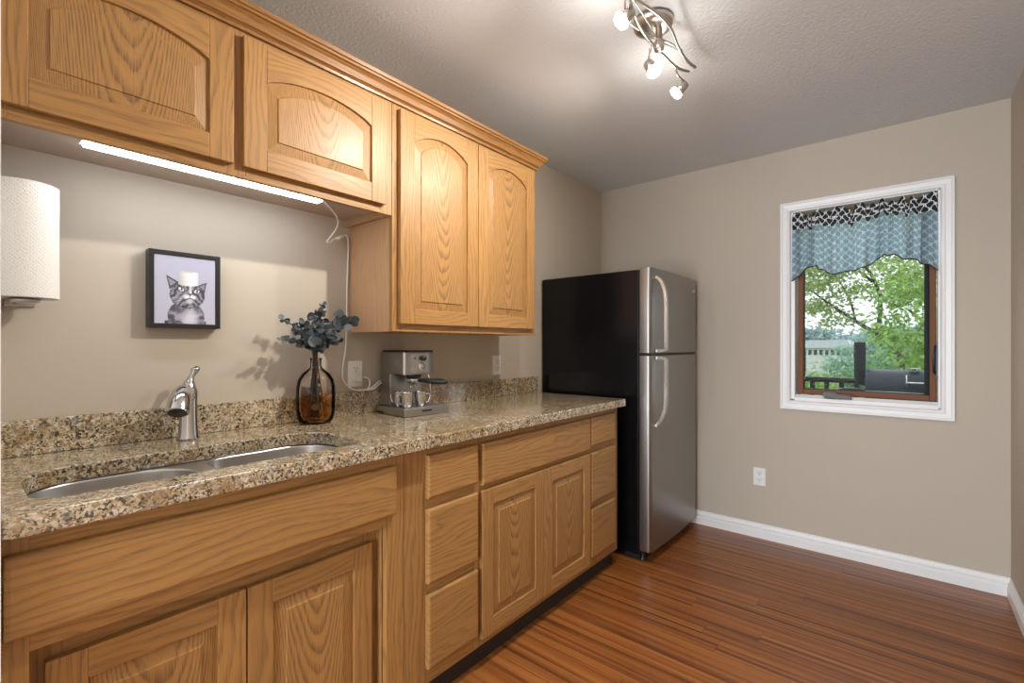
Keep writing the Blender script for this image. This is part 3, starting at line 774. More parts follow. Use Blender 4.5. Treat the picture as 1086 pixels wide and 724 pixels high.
sink = thing('kitchen_sink', 'undermount stainless steel sink with two bowls set in the granite', 'sink', (0.42, 0.47, 0.69))
def bowl(y0, y1, x0=0.246, x1=0.576, ztop=0.888, depth=0.18, r=(0.08,) * 4):
    b = MB(); L = []
    prof = [(0.0, 0.0), (0.003, 0.002), (0.004, 0.006), (0.005, 0.13), (0.014, 0.158), (0.034, 0.174), (0.065, 0.180)]
    for i, dz in prof:
        L.append([(x, y, ztop - dz * depth / 0.18) for x, y in rrect(x0 + i, x1 - i, y0 + i, y1 - i, [max(0.02, q - i * 0.6) for q in r], 10)])
    n = len(L[0]); vs = [p for l in L for p in l]; fs = []
    for i in range(len(L) - 1):
        for k in range(n): fs.append((i * n + k, i * n + (k + 1) % n, (i + 1) * n + (k + 1) % n, (i + 1) * n + k))
    b.add(vs, fs, 0, True); base = (len(L) - 1) * n
    b.f.append([base + k for k in range(n)]); b.m.append(0); b.sm.append(False)
    return b
Y1a, Y1b, Y2a, Y2b = 0.098, 0.446, 0.480, 0.848
RL = (0.10, 0.135, 0.122, 0.062); RR = (0.060, 0.112, 0.070, 0.070)
for ya, yb, rr4 in ((Y1a, Y1b, RL), (Y2a, Y2b, RR)):
    o = obj('bowl', bowl(ya, yb, r=rr4), M['steel_sink'], sink, solid=0.0015); WLOC[o] = WLOC.get(o, o.location)
    yc = (ya + yb) / 2
    b = MB(); xf = Matrix.Translation((0.41, yc, 0.7085))
    b.lathe([(0.0, 0.0035), (0.018, 0.003), (0.030, 0.0015), (0.040, 0.004), (0.045, 0.002), (0.045, 0.0)], 24, xf=xf)
    obj('drain', b, M['chrome'], o)
# rim plate joining the two bowls
b = MB(); out_ = rrect(0.235, 0.607, 0.072, 0.872, 0.12, 10); i1 = rrect(0.246, 0.576, Y1a, Y1b, RL, 10); i2 = rrect(0.246, 0.576, Y2a, Y2b, RR, 10)
lst = out_ + i1 + i2; o = b.add([(x, y, 0.8888) for x, y in lst], [])
for t in tessellate_polygon([[Vector((x, y, 0)) for x, y in q] for q in (out_, i1, i2)]):
    b.f.append([o + i for i in t]); b.m.append(0); b.sm.append(False)
obj('rim', b, M['steel_sink'], sink, solid=0.001)

# faucet
fx, fy = 0.088, 0.500
fau = thing('kitchen_faucet', 'single handle chrome kitchen faucet standing on the granite behind the sink', 'faucet', (fx, fy, 0.93))
b = MB(); xf = Matrix.Translation((fx, fy, 0.93))
b.lathe([(0.0, 0.0), (0.031, 0.0), (0.031, 0.006), (0.029, 0.010), (0.0275, 0.020), (0.0255, 0.050), (0.0245, 0.120), (0.026, 0.140), (0.025, 0.158), (0.018, 0.170), (0.0, 0.174)], 32, xf=xf)
obj('body', b, M['chrome'], fau)
b = MB()   # pull-out spout: rises out of the body and flares into a spray head
sd = Vector((0.112, -0.058, 0)).normalized()
p0 = Vector((fx, fy, 1.060))
pts = [p0 + sd * a + Vector((0, 0, z)) for a, z in ((0.004, 0.0), (0.025, 0.016), (0.050, 0.024), (0.075, 0.022), (0.100, 0.010), (0.120, -0.008), (0.130, -0.022), (0.134, -0.028))]
b.tube(catmull(pts, 4), [0.020 + 0.010 * min(1, i / 18) for i in range(25)] + [0.0298] * 4, 20)
sp = obj('spout', b, M['chrome'], fau)
b = MB(); e1 = pts[-1]; dd = (pts[-1] - pts[-3]).normalized(); b.tube([e1, e1 + dd * 0.004], 0.024, 20); obj('spray_face', b, M['black'], sp)
b = MB()
h0 = Vector((fx, fy, 1.095)); back = Vector((-0.35, 0.94, 0))
pts = [h0 + back * a + Vector((0, 0, z)) for a, z in ((0.0, 0.0), (0.004, 0.018), (0.010, 0.034), (0.019, 0.048), (0.023, 0.060), (0.021, 0.066))]
b.tube(catmull(pts, 4), [0.022, 0.0205, 0.019, 0.0165, 0.0140, 0.0120, 0.0104, 0.0092, 0.0084, 0.0080, 0.0080, 0.0084, 0.0094, 0.0110, 0.0124, 0.0134, 0.0134, 0.0122, 0.0095, 0.006, 0.002], 16)
obj('handle', b, M['chrome'], fau)

# ---------------------------------------------------------------- LED bar and its cord
led = thing('light_bar', 'slim white LED light bar glowing under the short wall cabinet', 'light', (0.208, 0.55, 1.752))
b = MB(); b.box(0.186, 0.230, 0.225, 0.885, 1.758, 1.7675); obj('housing', b, M['white_plastic'], led, bev=0.002)
b = MB(); b.box(0.190, 0.226, 0.232, 0.878, 1.751, 1.758); obj('diffuser', b, M['led'], led, bev=0.002)
cord = thing('power_cord', 'white power cord hanging from the light bar down to the wall outlet', 'cord', (0.02, 1.13, 1.03))
b = MB()
b.tube(catmull([(0.206, 0.884, 1.7625), (0.19, 0.915, 1.758), (0.150, 0.975, 1.735), (0.110, 1.005, 1.71), (0.075, 1.00, 1.675), (0.055, 0.99, 1.652), (0.045, 1.005, 1.650), (0.035, 1.030, 1.668), (0.030, 1.05, 1.675)], 8), 0.0028, 8)
b.tube(catmull([(0.030, 1.072, 1.690), (0.028, 1.090, 1.698), (0.020, 1.105, 1.68), (0.012, 1.110, 1.62), (0.010, 1.106, 1.50), (0.010, 1.104, 1.35), (0.010, 1.100, 1.22), (0.010, 1.085, 1.13), (0.014, 1.085, 1.085), (0.028, 1.105, 1.052), (0.028, 1.14, 1.036), (0.030, 1.185, 1.034), (0.030, 1.205, 1.055), (0.030, 1.20, 1.082), (0.034, 1.175, 1.090)], 8), 0.0036, 8)
obj('cable', b, M['white_plastic'], cord)
b = MB(); b.tube([(0.030, 1.045, 1.672), (0.030, 1.056, 1.679), (0.030, 1.075, 1.692)], 0.0085, 10); obj('inline_connector', b, M['white_plastic'], cord)
b = MB(); b.box(0.0095, 0.036, 1.137, 1.166, 1.073, 1.098); obj('plug', b, M['white_plastic'], cord, bev=0.004)
b = MB(); b.tube(catmull([(0.030, 1.185, 1.034), (0.040, 1.215, 1.046), (0.038, 1.245, 1.066), (0.030, 1.27, 1.07)], 6), 0.0034, 8); b.tube(catmull([(0.024, 1.15, 1.037), (0.046, 1.205, 1.036), (0.042, 1.25, 1.058), (0.030, 1.275, 1.06)], 6), 0.0034, 8)
obj('looped_cable', b, M['white_plastic'], cord)

# ---------------------------------------------------------------- paper towel
tx, ty = 0.100, 0.131
hold = thing('paper_towel_holder', 'grey metal wall bracket and rod carrying the paper towel roll', 'holder', (0.0, ty, 1.34))
b = MB(); b.box(0.0, 0.006, ty - 0.03, ty + 0.03, 1.335, 1.60); b.box(0.0, tx, ty - 0.012, ty + 0.012, 1.340, 1.345); obj('bracket', b, M['nickel'], hold, bev=0.002)
b = MB(); b.lathe([(0.0, 1.338), (0.026, 1.340), (0.032, 1.345), (0.032, 1.349), (0.0, 1.350)], 24, xf=Matrix.Translation((tx, ty, 0))); obj('end_cap', b, M['nickel'], hold)
b = MB(); b.tube([(tx, ty, 1.349), (tx, ty, 1.643)], 0.006, 10); obj('rod', b, M['nickel'], hold)
b = MB()
seg = 72
def towel_surf(u, v):
    a = u * 2 * pi; r = 0.068 - 0.0008 * (1 - abs(2 * v - 1)) ; return (tx + r * cos(a), ty + r * sin(a), 1.352 + v * 0.292)
b.grid(towel_surf, seg, 12, uvf=lambda u, v: (u * 0.427, v * 0.292))
for z, flip in ((1.352, 1), (1.644, 0)):
    b.lathe([(0.068, z), (0.021, z)], seg, xf=Matrix.Translation((tx, ty, 0)))
b.lathe([(0.021, 1.352), (0.021, 1.644)], 24, xf=Matrix.Translation((tx, ty, 0)))
roll = obj('paper_towel_roll', b, M['towel'], None)
tag(roll, 'white quilted paper towel roll hanging upright at the left edge below the wall cabinet', 'paper towel')

# ---------------------------------------------------------------- cat picture
def cat_print():
    nu, nv = 130, 156
    import math as _m
    def el(u, v, cx, cy, rx, ry): return _m.hypot((u - cx) / rx, (v - cy) / ry)
    def tri(u, v, p):
        s = []
        for i in range(3):
            (x0, y0), (x1, y1) = p[i], p[(i + 1) % 3]; s.append((x1 - x0) * (v - y0) - (y1 - y0) * (u - x0))
        return all(q >= 0 for q in s) or all(q <= 0 for q in s)
    def lerp(a, b, t): return tuple(a[i] + (b[i] - a[i]) * t for i in range(3))
    def col(u, v):
        n = mnoise.noise(Vector((u * 9, v * 9, 0))); nf = mnoise.noise(Vector((u * 60, v * 45, 3)))
        c = lerp((0.50, 0.50, 0.60), (0.40, 0.40, 0.52), v)
        dark = (0.035, 0.035, 0.055); mid = (0.20, 0.20, 0.26); lite = (0.62, 0.62, 0.70); white = (0.85, 0.85, 0.88)
        # shoulders and body
        if el(u, v, 0.505, 0.10, 0.305, 0.25) < 1 + 0.05 * nf or (v < 0.04 and 0.16 < u < 0.84 + 0.03 * nf):
            d = el(u, v, 0.505, 0.10, 0.305, 0.25)
            s = 0.35 + 0.5 * sin(34 * _m.hypot(u - 0.5, (v - 0.55) * 0.9) + 4 * n + 1.5 * nf)
            c = lerp(mid, lite, 0.55 * s); c = lerp(c, dark, 0.65 * (1 - s) * min(1, abs(u - 0.52) * 5))
            ch = el(u, v, 0.575, 0.07, 0.16, 0.19)
            if ch < 1: c = lerp(lite, c, ch ** 2)
            c = lerp(c, dark, max(0, (d - 0.82)) * 3)
        # ears
        for p, q in (([(0.18, 0.71), (0.235, 0.50), (0.40, 0.61)], [(0.205, 0.675), (0.25, 0.55), (0.34, 0.61)]),
                     ([(0.85, 0.645), (0.81, 0.47), (0.67, 0.575)], [(0.825, 0.615), (0.80, 0.52), (0.72, 0.575)])):
            if tri(u, v, p): c = (0.06, 0.06, 0.085)
            if tri(u, v, q): c = (0.26, 0.25, 0.31)
        # head
        dh = el(u, v, 0.525, 0.425, 0.29, 0.195)
        if dh < 1 + 0.04 * nf:
            s = 0.5 + 0.5 * sin(70 * (u - 0.545) + 5 * n) if v > 0.53 else 0.5 + 0.5 * sin(60 * (v + abs(u - 0.55) * 0.9) + 4 * n)
            c = lerp(lite, dark, 0.50 + 0.60 * s * min(1, 0.45 + dh)); c = lerp(c, mid, 0.25 + 0.25 * nf)
            c = lerp(c, dark, max(0, dh - 0.84) * 4)
            # blaze between the eyes
            if abs(u - 0.575) < 0.022 and 0.46 < v < 0.60: c = lerp(c, white, 0.65)
            # muzzle
            for mx_, my_ in ((0.515, 0.405), (0.605, 0.400)):
                dm = el(u, v, mx_, my_, 0.075, 0.045)
                if dm < 1: c = lerp(white, c, dm ** 2 * 0.9)
            dc = el(u, v, 0.56, 0.335, 0.075, 0.045)
            if dc < 1: c = lerp((0.60, 0.60, 0.66), c, dc ** 2)
            # eyes
            for ex, ey, tilt in ((0.415, 0.515, 0.2), (0.672, 0.493, -0.1)):
                d2 = el(u, v + (u - ex) * tilt, ex, ey, 0.066, 0.040)
                if d2 < 1: c = (0.02, 0.02, 0.03)
                d2 = el(u, v + (u - ex) * tilt, ex + 0.005, ey, 0.048, 0.029)
                if d2 < 1: c = (0.62, 0.64, 0.68)
                if el(u, v, ex + 0.012, ey + 0.004, 0.016, 0.026) < 1: c = (0.02, 0.02, 0.03)
                if el(u, v, ex - 0.008, ey + 0.012, 0.010, 0.010) < 1: c = white
            # nose and mouth
            if tri(u, v, [(0.525, 0.455), (0.60, 0.452), (0.565, 0.415)]): c = (0.10, 0.09, 0.12)
            if abs(u - 0.563) < 0.006 and 0.385 < v < 0.42: c = dark
            yl = 0.388 - 0.35 * abs(u - 0.563)
            if 0 < abs(u - 0.563) < 0.12 and abs(v - yl) < 0.0075: c = dark
        # whiskers
        for k in range(3):
            yy = 0.40 - 0.02 * k + (0.30 + 0.12 * k) * -(0.44 - u) * 0.5
            if 0.22 < u < 0.44 and abs(v - yy) < 0.0035: c = lerp(c, white, 0.5)
        # paper roll hat
        if 0.368 + 0.01 * v < u < 0.705 and 0.585 + 0.02 * cos((u - 0.53) * 9) * -1 + 0.0 < v < 0.775 + 0.012 * cos((u - 0.53) * 9):
            t = (u - 0.37) / 0.335
            c = lerp((0.30, 0.29, 0.30), (0.92, 0.91, 0.90), min(1, 0.25 + t * 1.2))
            if t > 0.93: c = lerp(c, (0.5, 0.5, 0.55), 0.5)
            if v > 0.765 and 0.45 < u < 0.62: c = (0.55, 0.53, 0.52)
            c = tuple(x * (0.93 + 0.07 * sin(v * 260)) for x in c)
        return (*[max(0, min(1, x)) for x in c], 1)
    return nu, nv, col
pic = thing('framed_picture', 'black framed photo of a tabby cat with a paper roll on its head', 'picture', (0, 0.508, 1.286))
py0, py1, pz0, pz1 = 0.408, 0.608, 1.286, 1.534
b = MB(); fw = 0.0135
b.box(0.001, 0.040, py0, py0 + fw, pz0, pz1); b.box(0.001, 0.040, py1 - fw, py1, pz0, pz1)
b.box(0.001, 0.040, py0 + fw, py1 - fw, pz0, pz0 + fw); b.box(0.001, 0.040, py0 + fw, py1 - fw, pz1 - fw, pz1)
b.box(0.001, 0.030, py0 + fw, py1 - fw, pz0 + fw, pz1 - fw)
obj('frame', b, M['black'], pic, bev=0.001)
nu, nv, colf = cat_print()
b = MB(); a0, a1, c0, c1 = py0 + fw + 0.001, py1 - fw - 0.001, pz0 + fw + 0.001, pz1 - fw - 0.001
b.grid(lambda u, v: (0.036, a0 + (a1 - a0) * u, c0 + (c1 - c0) * v), nu, nv, smooth=False)
b.box(0.031, 0.0355, a0, a1, c0, c1)
m_, nt_2, bs = newmat('cat_photo_print')
va = N(nt_2, 'ShaderNodeVertexColor'); va.layer_name = 'print'; nt_2.links.new(va.outputs[0], bs.inputs['Base Color']); bs.inputs['Roughness'].default_value = 0.35
o = obj('photo_print', b, m_, pic, recalc=False)
ca = o.data.color_attributes.new('print', 'FLOAT_COLOR', 'POINT')
for j in range(nv + 1):
    for i in range(nu + 1): ca.data[j * (nu + 1) + i].color = colf(i / nu, j / nv)
for k in range((nv + 1) * (nu + 1), len(o.data.vertices)): ca.data[k].color = (0.4, 0.4, 0.5, 1)

# ---------------------------------------------------------------- vase and eucalyptus
vx, vy, vz = 0.095, 0.922, 0.9305
b = MB()
prof = [(0.0, 0.0), (0.050, 0.0), (0.060, 0.006), (0.067, 0.022), (0.070, 0.050), (0.071, 0.100), (0.070, 0.140), (0.064, 0.168), (0.050, 0.190), (0.032, 0.204), (0.022, 0.214), (0.0195, 0.228), (0.0205, 0.246), (0.0235, 0.250),
        (0.020, 0.248), (0.0170, 0.228), (0.0195, 0.214), (0.030, 0.201), (0.048, 0.186), (0.061, 0.165), (0.067, 0.138), (0.068, 0.100), (0.067, 0.052), (0.063, 0.026), (0.055, 0.012), (0.0, 0.010)]
b.lathe(prof, 40, xf=Matrix.Translation((vx, vy, vz)))
tag(obj('glass_vase', b, M['vase_glass']), 'round shouldered glass vase, amber below and clear above, on the granite beside the sink', 'vase')
euc = thing('eucalyptus_bunch', 'bunch of dusty blue green eucalyptus stems standing in the glass vase', 'plant', (vx, vy, vz + 0.012))
rnd = random.Random(11)
bs_, bl = MB(), MB()
def leaf_disc(b, c, nrm, r, el=1.15):
    nrm = Vector(nrm).normalized(); a = nrm.orthogonal().normalized(); a.rotate(Matrix.Rotation(rnd.random() * 6.28, 3, nrm)); q = nrm.cross(a)
    pts = []
    for k in range(9):
        t = 2 * pi * k / 9; pts.append(c + a * r * el * cos(t) + q * r * sin(t) * 0.9 + nrm * (0.12 * r * cos(2 * t)))
    pts.append(c + nrm * -0.1 * r)
    b.add(pts, [(k, (k + 1) % 9, 9) for k in range(9)], 0, True)
tips = [(-0.015, -0.125, 0.395), (0.02, -0.110, 0.315), (0.03, -0.150, 0.325), (0.0, -0.05, 0.385), (0.02, -0.015, 0.41), (0.02, 0.02, 0.455), (0.0, 0.055, 0.37), (0.04, 0.075, 0.405), (0.035, 0.125, 0.395), (0.05, -0.04, 0.33), (0.05, 0.04, 0.33), (0.0, 0.015, 0.43), (-0.02, -0.075, 0.35), (0.06, 0.0, 0.36), (0.02, -0.07, 0.30), (0.035, 0.075, 0.315), (-0.01, 0.06, 0.32), (0.045, -0.01, 0.31), (0.03, -0.10, 0.36)]
for k, (dx, dy, dz) in enumerate(tips):
    base = Vector((vx + rnd.uniform(-0.03, 0.03), vy + rnd.uniform(-0.03, 0.03), vz + 0.02))
    neck = Vector((vx + rnd.uniform(-0.008, 0.008), vy + rnd.uniform(-0.008, 0.008), vz + 0.24))
    tip = Vector((vx + dx, vy + dy, vz + dz)); mid = (neck + tip) / 2 + Vector((0, -dy * 0.25, 0.02))
    path = catmull([base, neck, mid, tip], 8); bs_.tube(path, [0.0022] * len(path), 5)
    big = k in (4, 6, 7, 8, 9, 10, 13)
    L = len(path)
    for i in range(13, L):
        for s_ in (-1, 1):
            if rnd.random() < 0.07: continue
            p = path[i]; r = (rnd.uniform(0.013, 0.021) if big else rnd.uniform(0.007, 0.012))
            off = Vector((rnd.uniform(-1, 1), rnd.uniform(-1, 1), rnd.uniform(-0.5, 0.8))).normalized() * r * 1.15
            nn = Vector((rnd.uniform(0.2, 1), rnd.uniform(-0.9, 0.5), rnd.uniform(-0.6, 0.8)))
            c = p + off
            if c.x - r * 1.2 < 0.006: c.x = 0.006 + r * 1.2
            leaf_disc(bl, c, nn, r)
    for i in range(2, 8):   # leaves seen inside the glass
        if rnd.random() < 0.45:
            r = rnd.uniform(0.010, 0.016); c = path[i] + Vector((rnd.uniform(-1, 1), rnd.uniform(-1, 1), 0)) * 0.012
            d = Vector((c.x - vx, c.y - vy)); zz = c.z - vz
            if d.length + r < 0.058 and zz + r < 0.17: leaf_disc(bl, c, (1, rnd.uniform(-1, 1), 0.3), r)
# two leaves reaching out to the right
for c, r in ((Vector((vx + 0.05, vy + 0.140, vz + 0.405)), 0.015), (Vector((vx + 0.04, vy + 0.095, vz + 0.40)), 0.020)):
    leaf_disc(bl, c, (1, -0.7, 0.1), r)
obj('stems', bs_, M['stem'], euc)
obj('leaves', bl, M['leaf_euc'], euc, recalc=False)

# ---------------------------------------------------------------- espresso machine
esp = thing('espresso_machine', 'compact stainless espresso machine on the granite below the tall wall cabinet', 'coffee machine', (0.150, 1.340, 0.9305), radians(-4))
b = MB(); b.box(-0.120, 0.045, -0.105, 0.105, 0.004, 0.030); b.box(-0.120, -0.040, -0.085, 0.083, 0.030, 0.175)
obj('rear_column', b, M['steel_small'], esp, bev=0.004, local=True)
b = MB(); b.prism([(-0.118, -0.085), (0.062, -0.085), (0.070, -0.077), (0.070, 0.052), (0.060, 0.074), (0.040, 0.083), (-0.118, 0.083)], 'z', 0.172, 0.270)
hs = obj('housing', b, M['steel_small'], esp, bev=0.003, local=True)
b = MB(); b.box(-0.112, 0.060, -0.080, 0.076, 0.270, 0.277); obj('top_tray', b, M['black'], esp, bev=0.002, local=True)
b = MB(); b.box(0.0700, 0.0725, -0.052, 0.040, 0.180, 0.262); obj('control_panel', b, M['steel_handle'], esp, bev=0.001, local=True)
b = MB(); b.lathe([(0.0, 0.016), (0.010, 0.016), (0.012, 0.010), (0.012, 0.0)], 20, xf=aim((0.0725, 0.010, 0.243), (1, 0, 0))); obj('knob', b, M['black'], esp, local=True)
b = MB(); b.lathe([(0.0, 0.004), (0.014, 0.004), (0.016, 0.0)], 24, xf=aim((0.0725, 0.005, 0.205), (1, 0, 0)) @ Matrix.Diagonal((1.25, 0.9, 1, 1))); obj('dial', b, M['chrome'], esp, local=True)
b = MB(); b.tube([(0.0725, -0.030, 0.244), (0.075, -0.030, 0.244)], 0.004, 10); obj('indicator_light', b, M['bronze'], esp, local=True)
b = MB(); b.lathe([(0.0, 0.175), (0.036, 0.175), (0.036, 0.160), (0.030, 0.155), (0.0, 0.155)], 28, xf=Matrix.Translation((0.015, 0.0, 0))); obj('brew_head', b, M['black'], esp, local=True)
b = MB(); b.lathe([(0.0, 0.154), (0.031, 0.154), (0.032, 0.146), (0.026, 0.130), (0.010, 0.124), (0.0, 0.124)], 28, xf=Matrix.Translation((0.015, 0.0, 0)))
b.tube([(0.015, -0.012, 0.124), (0.015, -0.014, 0.108)], 0.005, 8); b.tube([(0.015, 0.012, 0.124), (0.015, 0.014, 0.108)], 0.005, 8)
pf = obj('filter_holder', b, M['steel_handle'], esp, local=True)
b = MB(); b.tube(catmull([(0.040, 0.010, 0.143), (0.075, 0.032, 0.143), (0.110, 0.055, 0.141), (0.150, 0.082, 0.139)], 4), [0.007, 0.008, 0.009, 0.010, 0.0115, 0.0125, 0.013, 0.0135, 0.0135, 0.013, 0.0125, 0.012, 0.011], 12)
o = obj('portafilter_handle', b, M['black'], esp, local=True)
b = MB(); b.tube(catmull([(0.045, 0.060, 0.172), (0.050, 0.062, 0.15), (0.052, 0.064, 0.12), (0.054, 0.066, 0.09)], 4), 0.0035, 8); obj('steam_wand', b, M['chrome'], esp, local=True)
b = MB(); b.box(-0.038, 0.122, -0.116, 0.116, 0.0, 0.033); tr = obj('drip_tray', b, M['steel_small'], esp, bev=0.003, local=True)
b = MB()
for k in range(9): b.box(-0.030 + k * 0.016, -0.022 + k * 0.016, -0.106, 0.106, 0.0325, 0.0352)
obj('drip_grate', b, M['steel_handle'], esp, local=True)
b = MB(); b.box(0.1215, 0.1228, -0.028, 0.022, 0.016, 0.023); obj('badge', b, M['black'], esp, local=True)
def mug(x, y, ang, label):
    t = thing('steel_cup', label, 'cup', (x, y, 0.9665), ang, 'steel cups on the espresso tray')
    b = MB(); b.lathe([(0.0, 0.0), (0.020, 0.0), (0.022, 0.003), (0.0265, 0.062), (0.0275, 0.064), (0.0255, 0.063), (0.0210, 0.005), (0.0, 0.004)], 28); obj('cup_body', b, M['chrome'], t, local=True)
    b = MB(); b.tube(catmull([(0.024, 0, 0.052), (0.038, 0, 0.052), (0.042, 0, 0.040), (0.036, 0, 0.020), (0.022, 0, 0.014)], 6), 0.0028, 8); obj('handle', b, M['chrome'], t, local=True)
mug(0.226, 1.258, radians(-120), 'steel cup nearest the vase at the front of the espresso machine tray')
mug(0.230, 1.326, radians(60), 'steel cup under the portafilter handle on the espresso machine tray')
mug(0.165, 1.262, radians(-160), 'steel cup at the back of the espresso machine tray, half hidden')

# ---------------------------------------------------------------- fridge
FY0, FY1 = 2.528, 3.290
fr = thing('refrigerator', 'tall top freezer refrigerator with stainless doors and a black side, in the corner', 'refrigerator', (0.35, 2.91, 0))
b = MB(); b.box(0.012, 0.688, FY0, FY1, 0.035, 1.662); b.box(0.05, 0.66, FY0 + 0.03, FY1 - 0.03, 0.012, 0.036)
obj('cabinet_body', b, M['black_side'], fr, bev=0.004)
def fdoor(z0, z1):
    pts = [(0.694, FY0 + 0.002), (0.740, FY0 + 0.002)]
    for k in range(1, 6):
        a = pi / 2 * k / 5; pts.append((0.740 + 0.020 * sin(a), FY0 + 0.002 + 0.022 * (1 - cos(a))))
    for k in range(1, 12):
        t = k / 12; pts.append((0.760 + 0.012 * sin(pi * t), FY0 + 0.024 + (FY1 - FY0 - 0.048) * t))
    for k in range(0, 6):
        a = pi / 2 * k / 5; pts.append((0.740 + 0.020 * cos(a), FY1 - 0.002 - 0.022 * (1 - sin(a))))
    pts.append((0.694, FY1 - 0.002))
    b = MB(); b.prism(pts, 'z', z0, z1, smooth=True); return b
dz_ = [('freezer_door', 1.186, 1.670), ('fresh_food_door', 0.062, 1.170)]
doors = []
for nm, z0, z1 in dz_:
    o = obj(nm, fdoor(z0, z1), M['steel_fridge'], fr, bev=0.005, seg=3); doors.append(o)
b = MB(); b.box(0.684, 0.698, FY0 + 0.010, FY1 - 0.010, 0.07, 1.655); obj('door_gasket', b, M['black'], fr)
b = MB(); b.box(0.700, 0.745, FY0 + 0.015, FY1 - 0.01, 1.1705, 1.1855); obj('divider_gap', b, M['black'], fr)
b = MB(); b.box(0.60, 0.690, FY0 + 0.012, FY1 - 0.012, 0.008, 0.060); obj('kick_grille', b, M['black'], fr)
for yy in (FY0 + 0.03, FY1 - 0.03):
    b = MB(); b.lathe([(0.0, 0.0), (0.016, 0.0), (0.018, 0.010), (0.010, 0.016), (0.010, 0.060), (0.0, 0.060)], 16, xf=Matrix.Translation((0.700, yy, 0))); obj('foot', b, M['black'], fr)
b = MB(); b.box(0.66, 0.735, FY1 - 0.055, FY1 - 0.008, 1.6705, 1.682); b.box(0.63, 0.69, FY1 - 0.05, FY1 - 0.01, 1.6625, 1.682); obj('hinge_cap', b, M['black'], fr, bev=0.003)
hy = 2.592
def handle(parent, path):
    b = MB(); pts = catmull(path, 8); w, t = 0.011, 0.008
    # flat bar swept along the path (path in x,z at fixed y)
    vs = []; n = len(pts)
    for i, p in enumerate(pts):
        d = (pts[min(i + 1, n - 1)] - pts[max(i - 1, 0)]).normalized(); nn = Vector((d.z, 0, -d.x))
        for a, c in ((-1, -1), (1, -1), (1, 1), (-1, 1)):
            vs.append(p + Vector((0, w * a, 0)) + nn * t * c)
    fs = [(i * 4 + k, i * 4 + (k + 1) % 4, i * 4 + 4 + (k + 1) % 4, i * 4 + 4 + k) for i in range(n - 1) for k in range(4)]
    fs += [(3, 2, 1, 0), tuple((n - 1) * 4 + k for k in range(4))]
    b.add(vs, fs); obj('handle', b, M['steel_handle'], parent, bev=0.003)
handle(doors[0], [(0.764, hy, 1.618), (0.778, hy, 1.612), (0.800, hy, 1.585), (0.818, hy, 1.530), (0.824, hy, 1.46), (0.824, hy, 1.34), (0.824, hy, 1.225), (0.822, hy, 1.206), (0.800, hy, 1.200), (0.768, hy, 1.199)])
handle(doors[1], [(0.768, hy, 1.158), (0.800, hy, 1.157), (0.822, hy, 1.151), (0.824, hy, 1.13), (0.824, hy, 1.02), (0.823, hy, 0.93), (0.816, hy, 0.860), (0.796, hy, 0.810), (0.778, hy, 0.782), (0.764, hy, 0.770)])
b = MB(); b.box(0.758, 0.7665, FY1 - 0.085, FY1 - 0.045, 1.583, 1.602); obj('badge', b, M['chrome'], doors[0], bev=0.001)

# ---------------------------------------------------------------- ceiling track light
tl = thing('ceiling_spotlight', 'brushed nickel wavy ceiling track light with three lit spot heads', 'light', (1.131, 1.690, H))
b = MB(); b.lathe([(0.0, H - 0.034), (0.045, H - 0.034), (0.066, H - 0.028), (0.072, H - 0.018), (0.074, H - 0.001), (0.0, H - 0.001)], 36, xf=Matrix.Translation((1.131, 1.690, 0))); obj('canopy', b, M['nickel'], tl)
b = MB(); b.lathe([(0.0, H - 0.115), (0.016, H - 0.113), (0.019, H - 0.100), (0.019, H - 0.085), (0.012, H - 0.075), (0.012, H - 0.034)], 20, xf=Matrix.Translation((1.150, 1.700, 0))); obj('stem', b, M['nickel'], tl)
zb_ = 2.335
bar1 = catmull([(1.190, 1.330, zb_ + 0.01), (1.173, 1.409, zb_), (1.148, 1.52, zb_), (1.140, 1.62, zb_), (1.146, 1.74, zb_), (1.156, 1.862, zb_), (1.180, 1.93, zb_ + 0.005)], 8)
bar2 = catmull([(1.165, 1.330, zb_ + 0.015), (1.182, 1.417, zb_ + 0.012), (1.210, 1.53, zb_ + 0.012), (1.217, 1.64, zb_ + 0.014), (1.200, 1.76, zb_ + 0.014), (1.196, 1.86, zb_ + 0.012), (1.206, 1.93, zb_ + 0.012)], 8)
for pth, rr in ((bar1, 0.0055), (bar2, 0.0055)):
    b = MB(); b.tube(pth, rr, 10); obj('bar', b, M['nickel'], tl)
b = MB()
b.tube(catmull([(1.18, 1.36, zb_ + 0.004), (1.12, 1.50, zb_ + 0.012), (1.135, 1.62, zb_ + 0.02), (1.18, 1.72, zb_ + 0.02), (1.20, 1.80, zb_ + 0.02)], 8), 0.003, 8)
b.tube(catmull([(1.186, 1.38, zb_), (1.165, 1.56, zb_ + 0.02), (1.155, 1.68, zb_ + 0.02), (1.195, 1.78, zb_ + 0.012)], 8), 0.0025, 8)
obj('cross_wire', b, M['nickel'], tl)
heads = [((1.168, 1.415, zb_), (1.150, 1.440, 2.318), (-0.46, -0.42, -0.58)),
         ((1.141, 1.640, zb_), (1.120, 1.690, 2.275), (0.42, -0.02, -0.62)),
         ((1.152, 1.845, zb_), (1.150, 1.935, 2.290), (-0.62, -0.10, -0.50))]
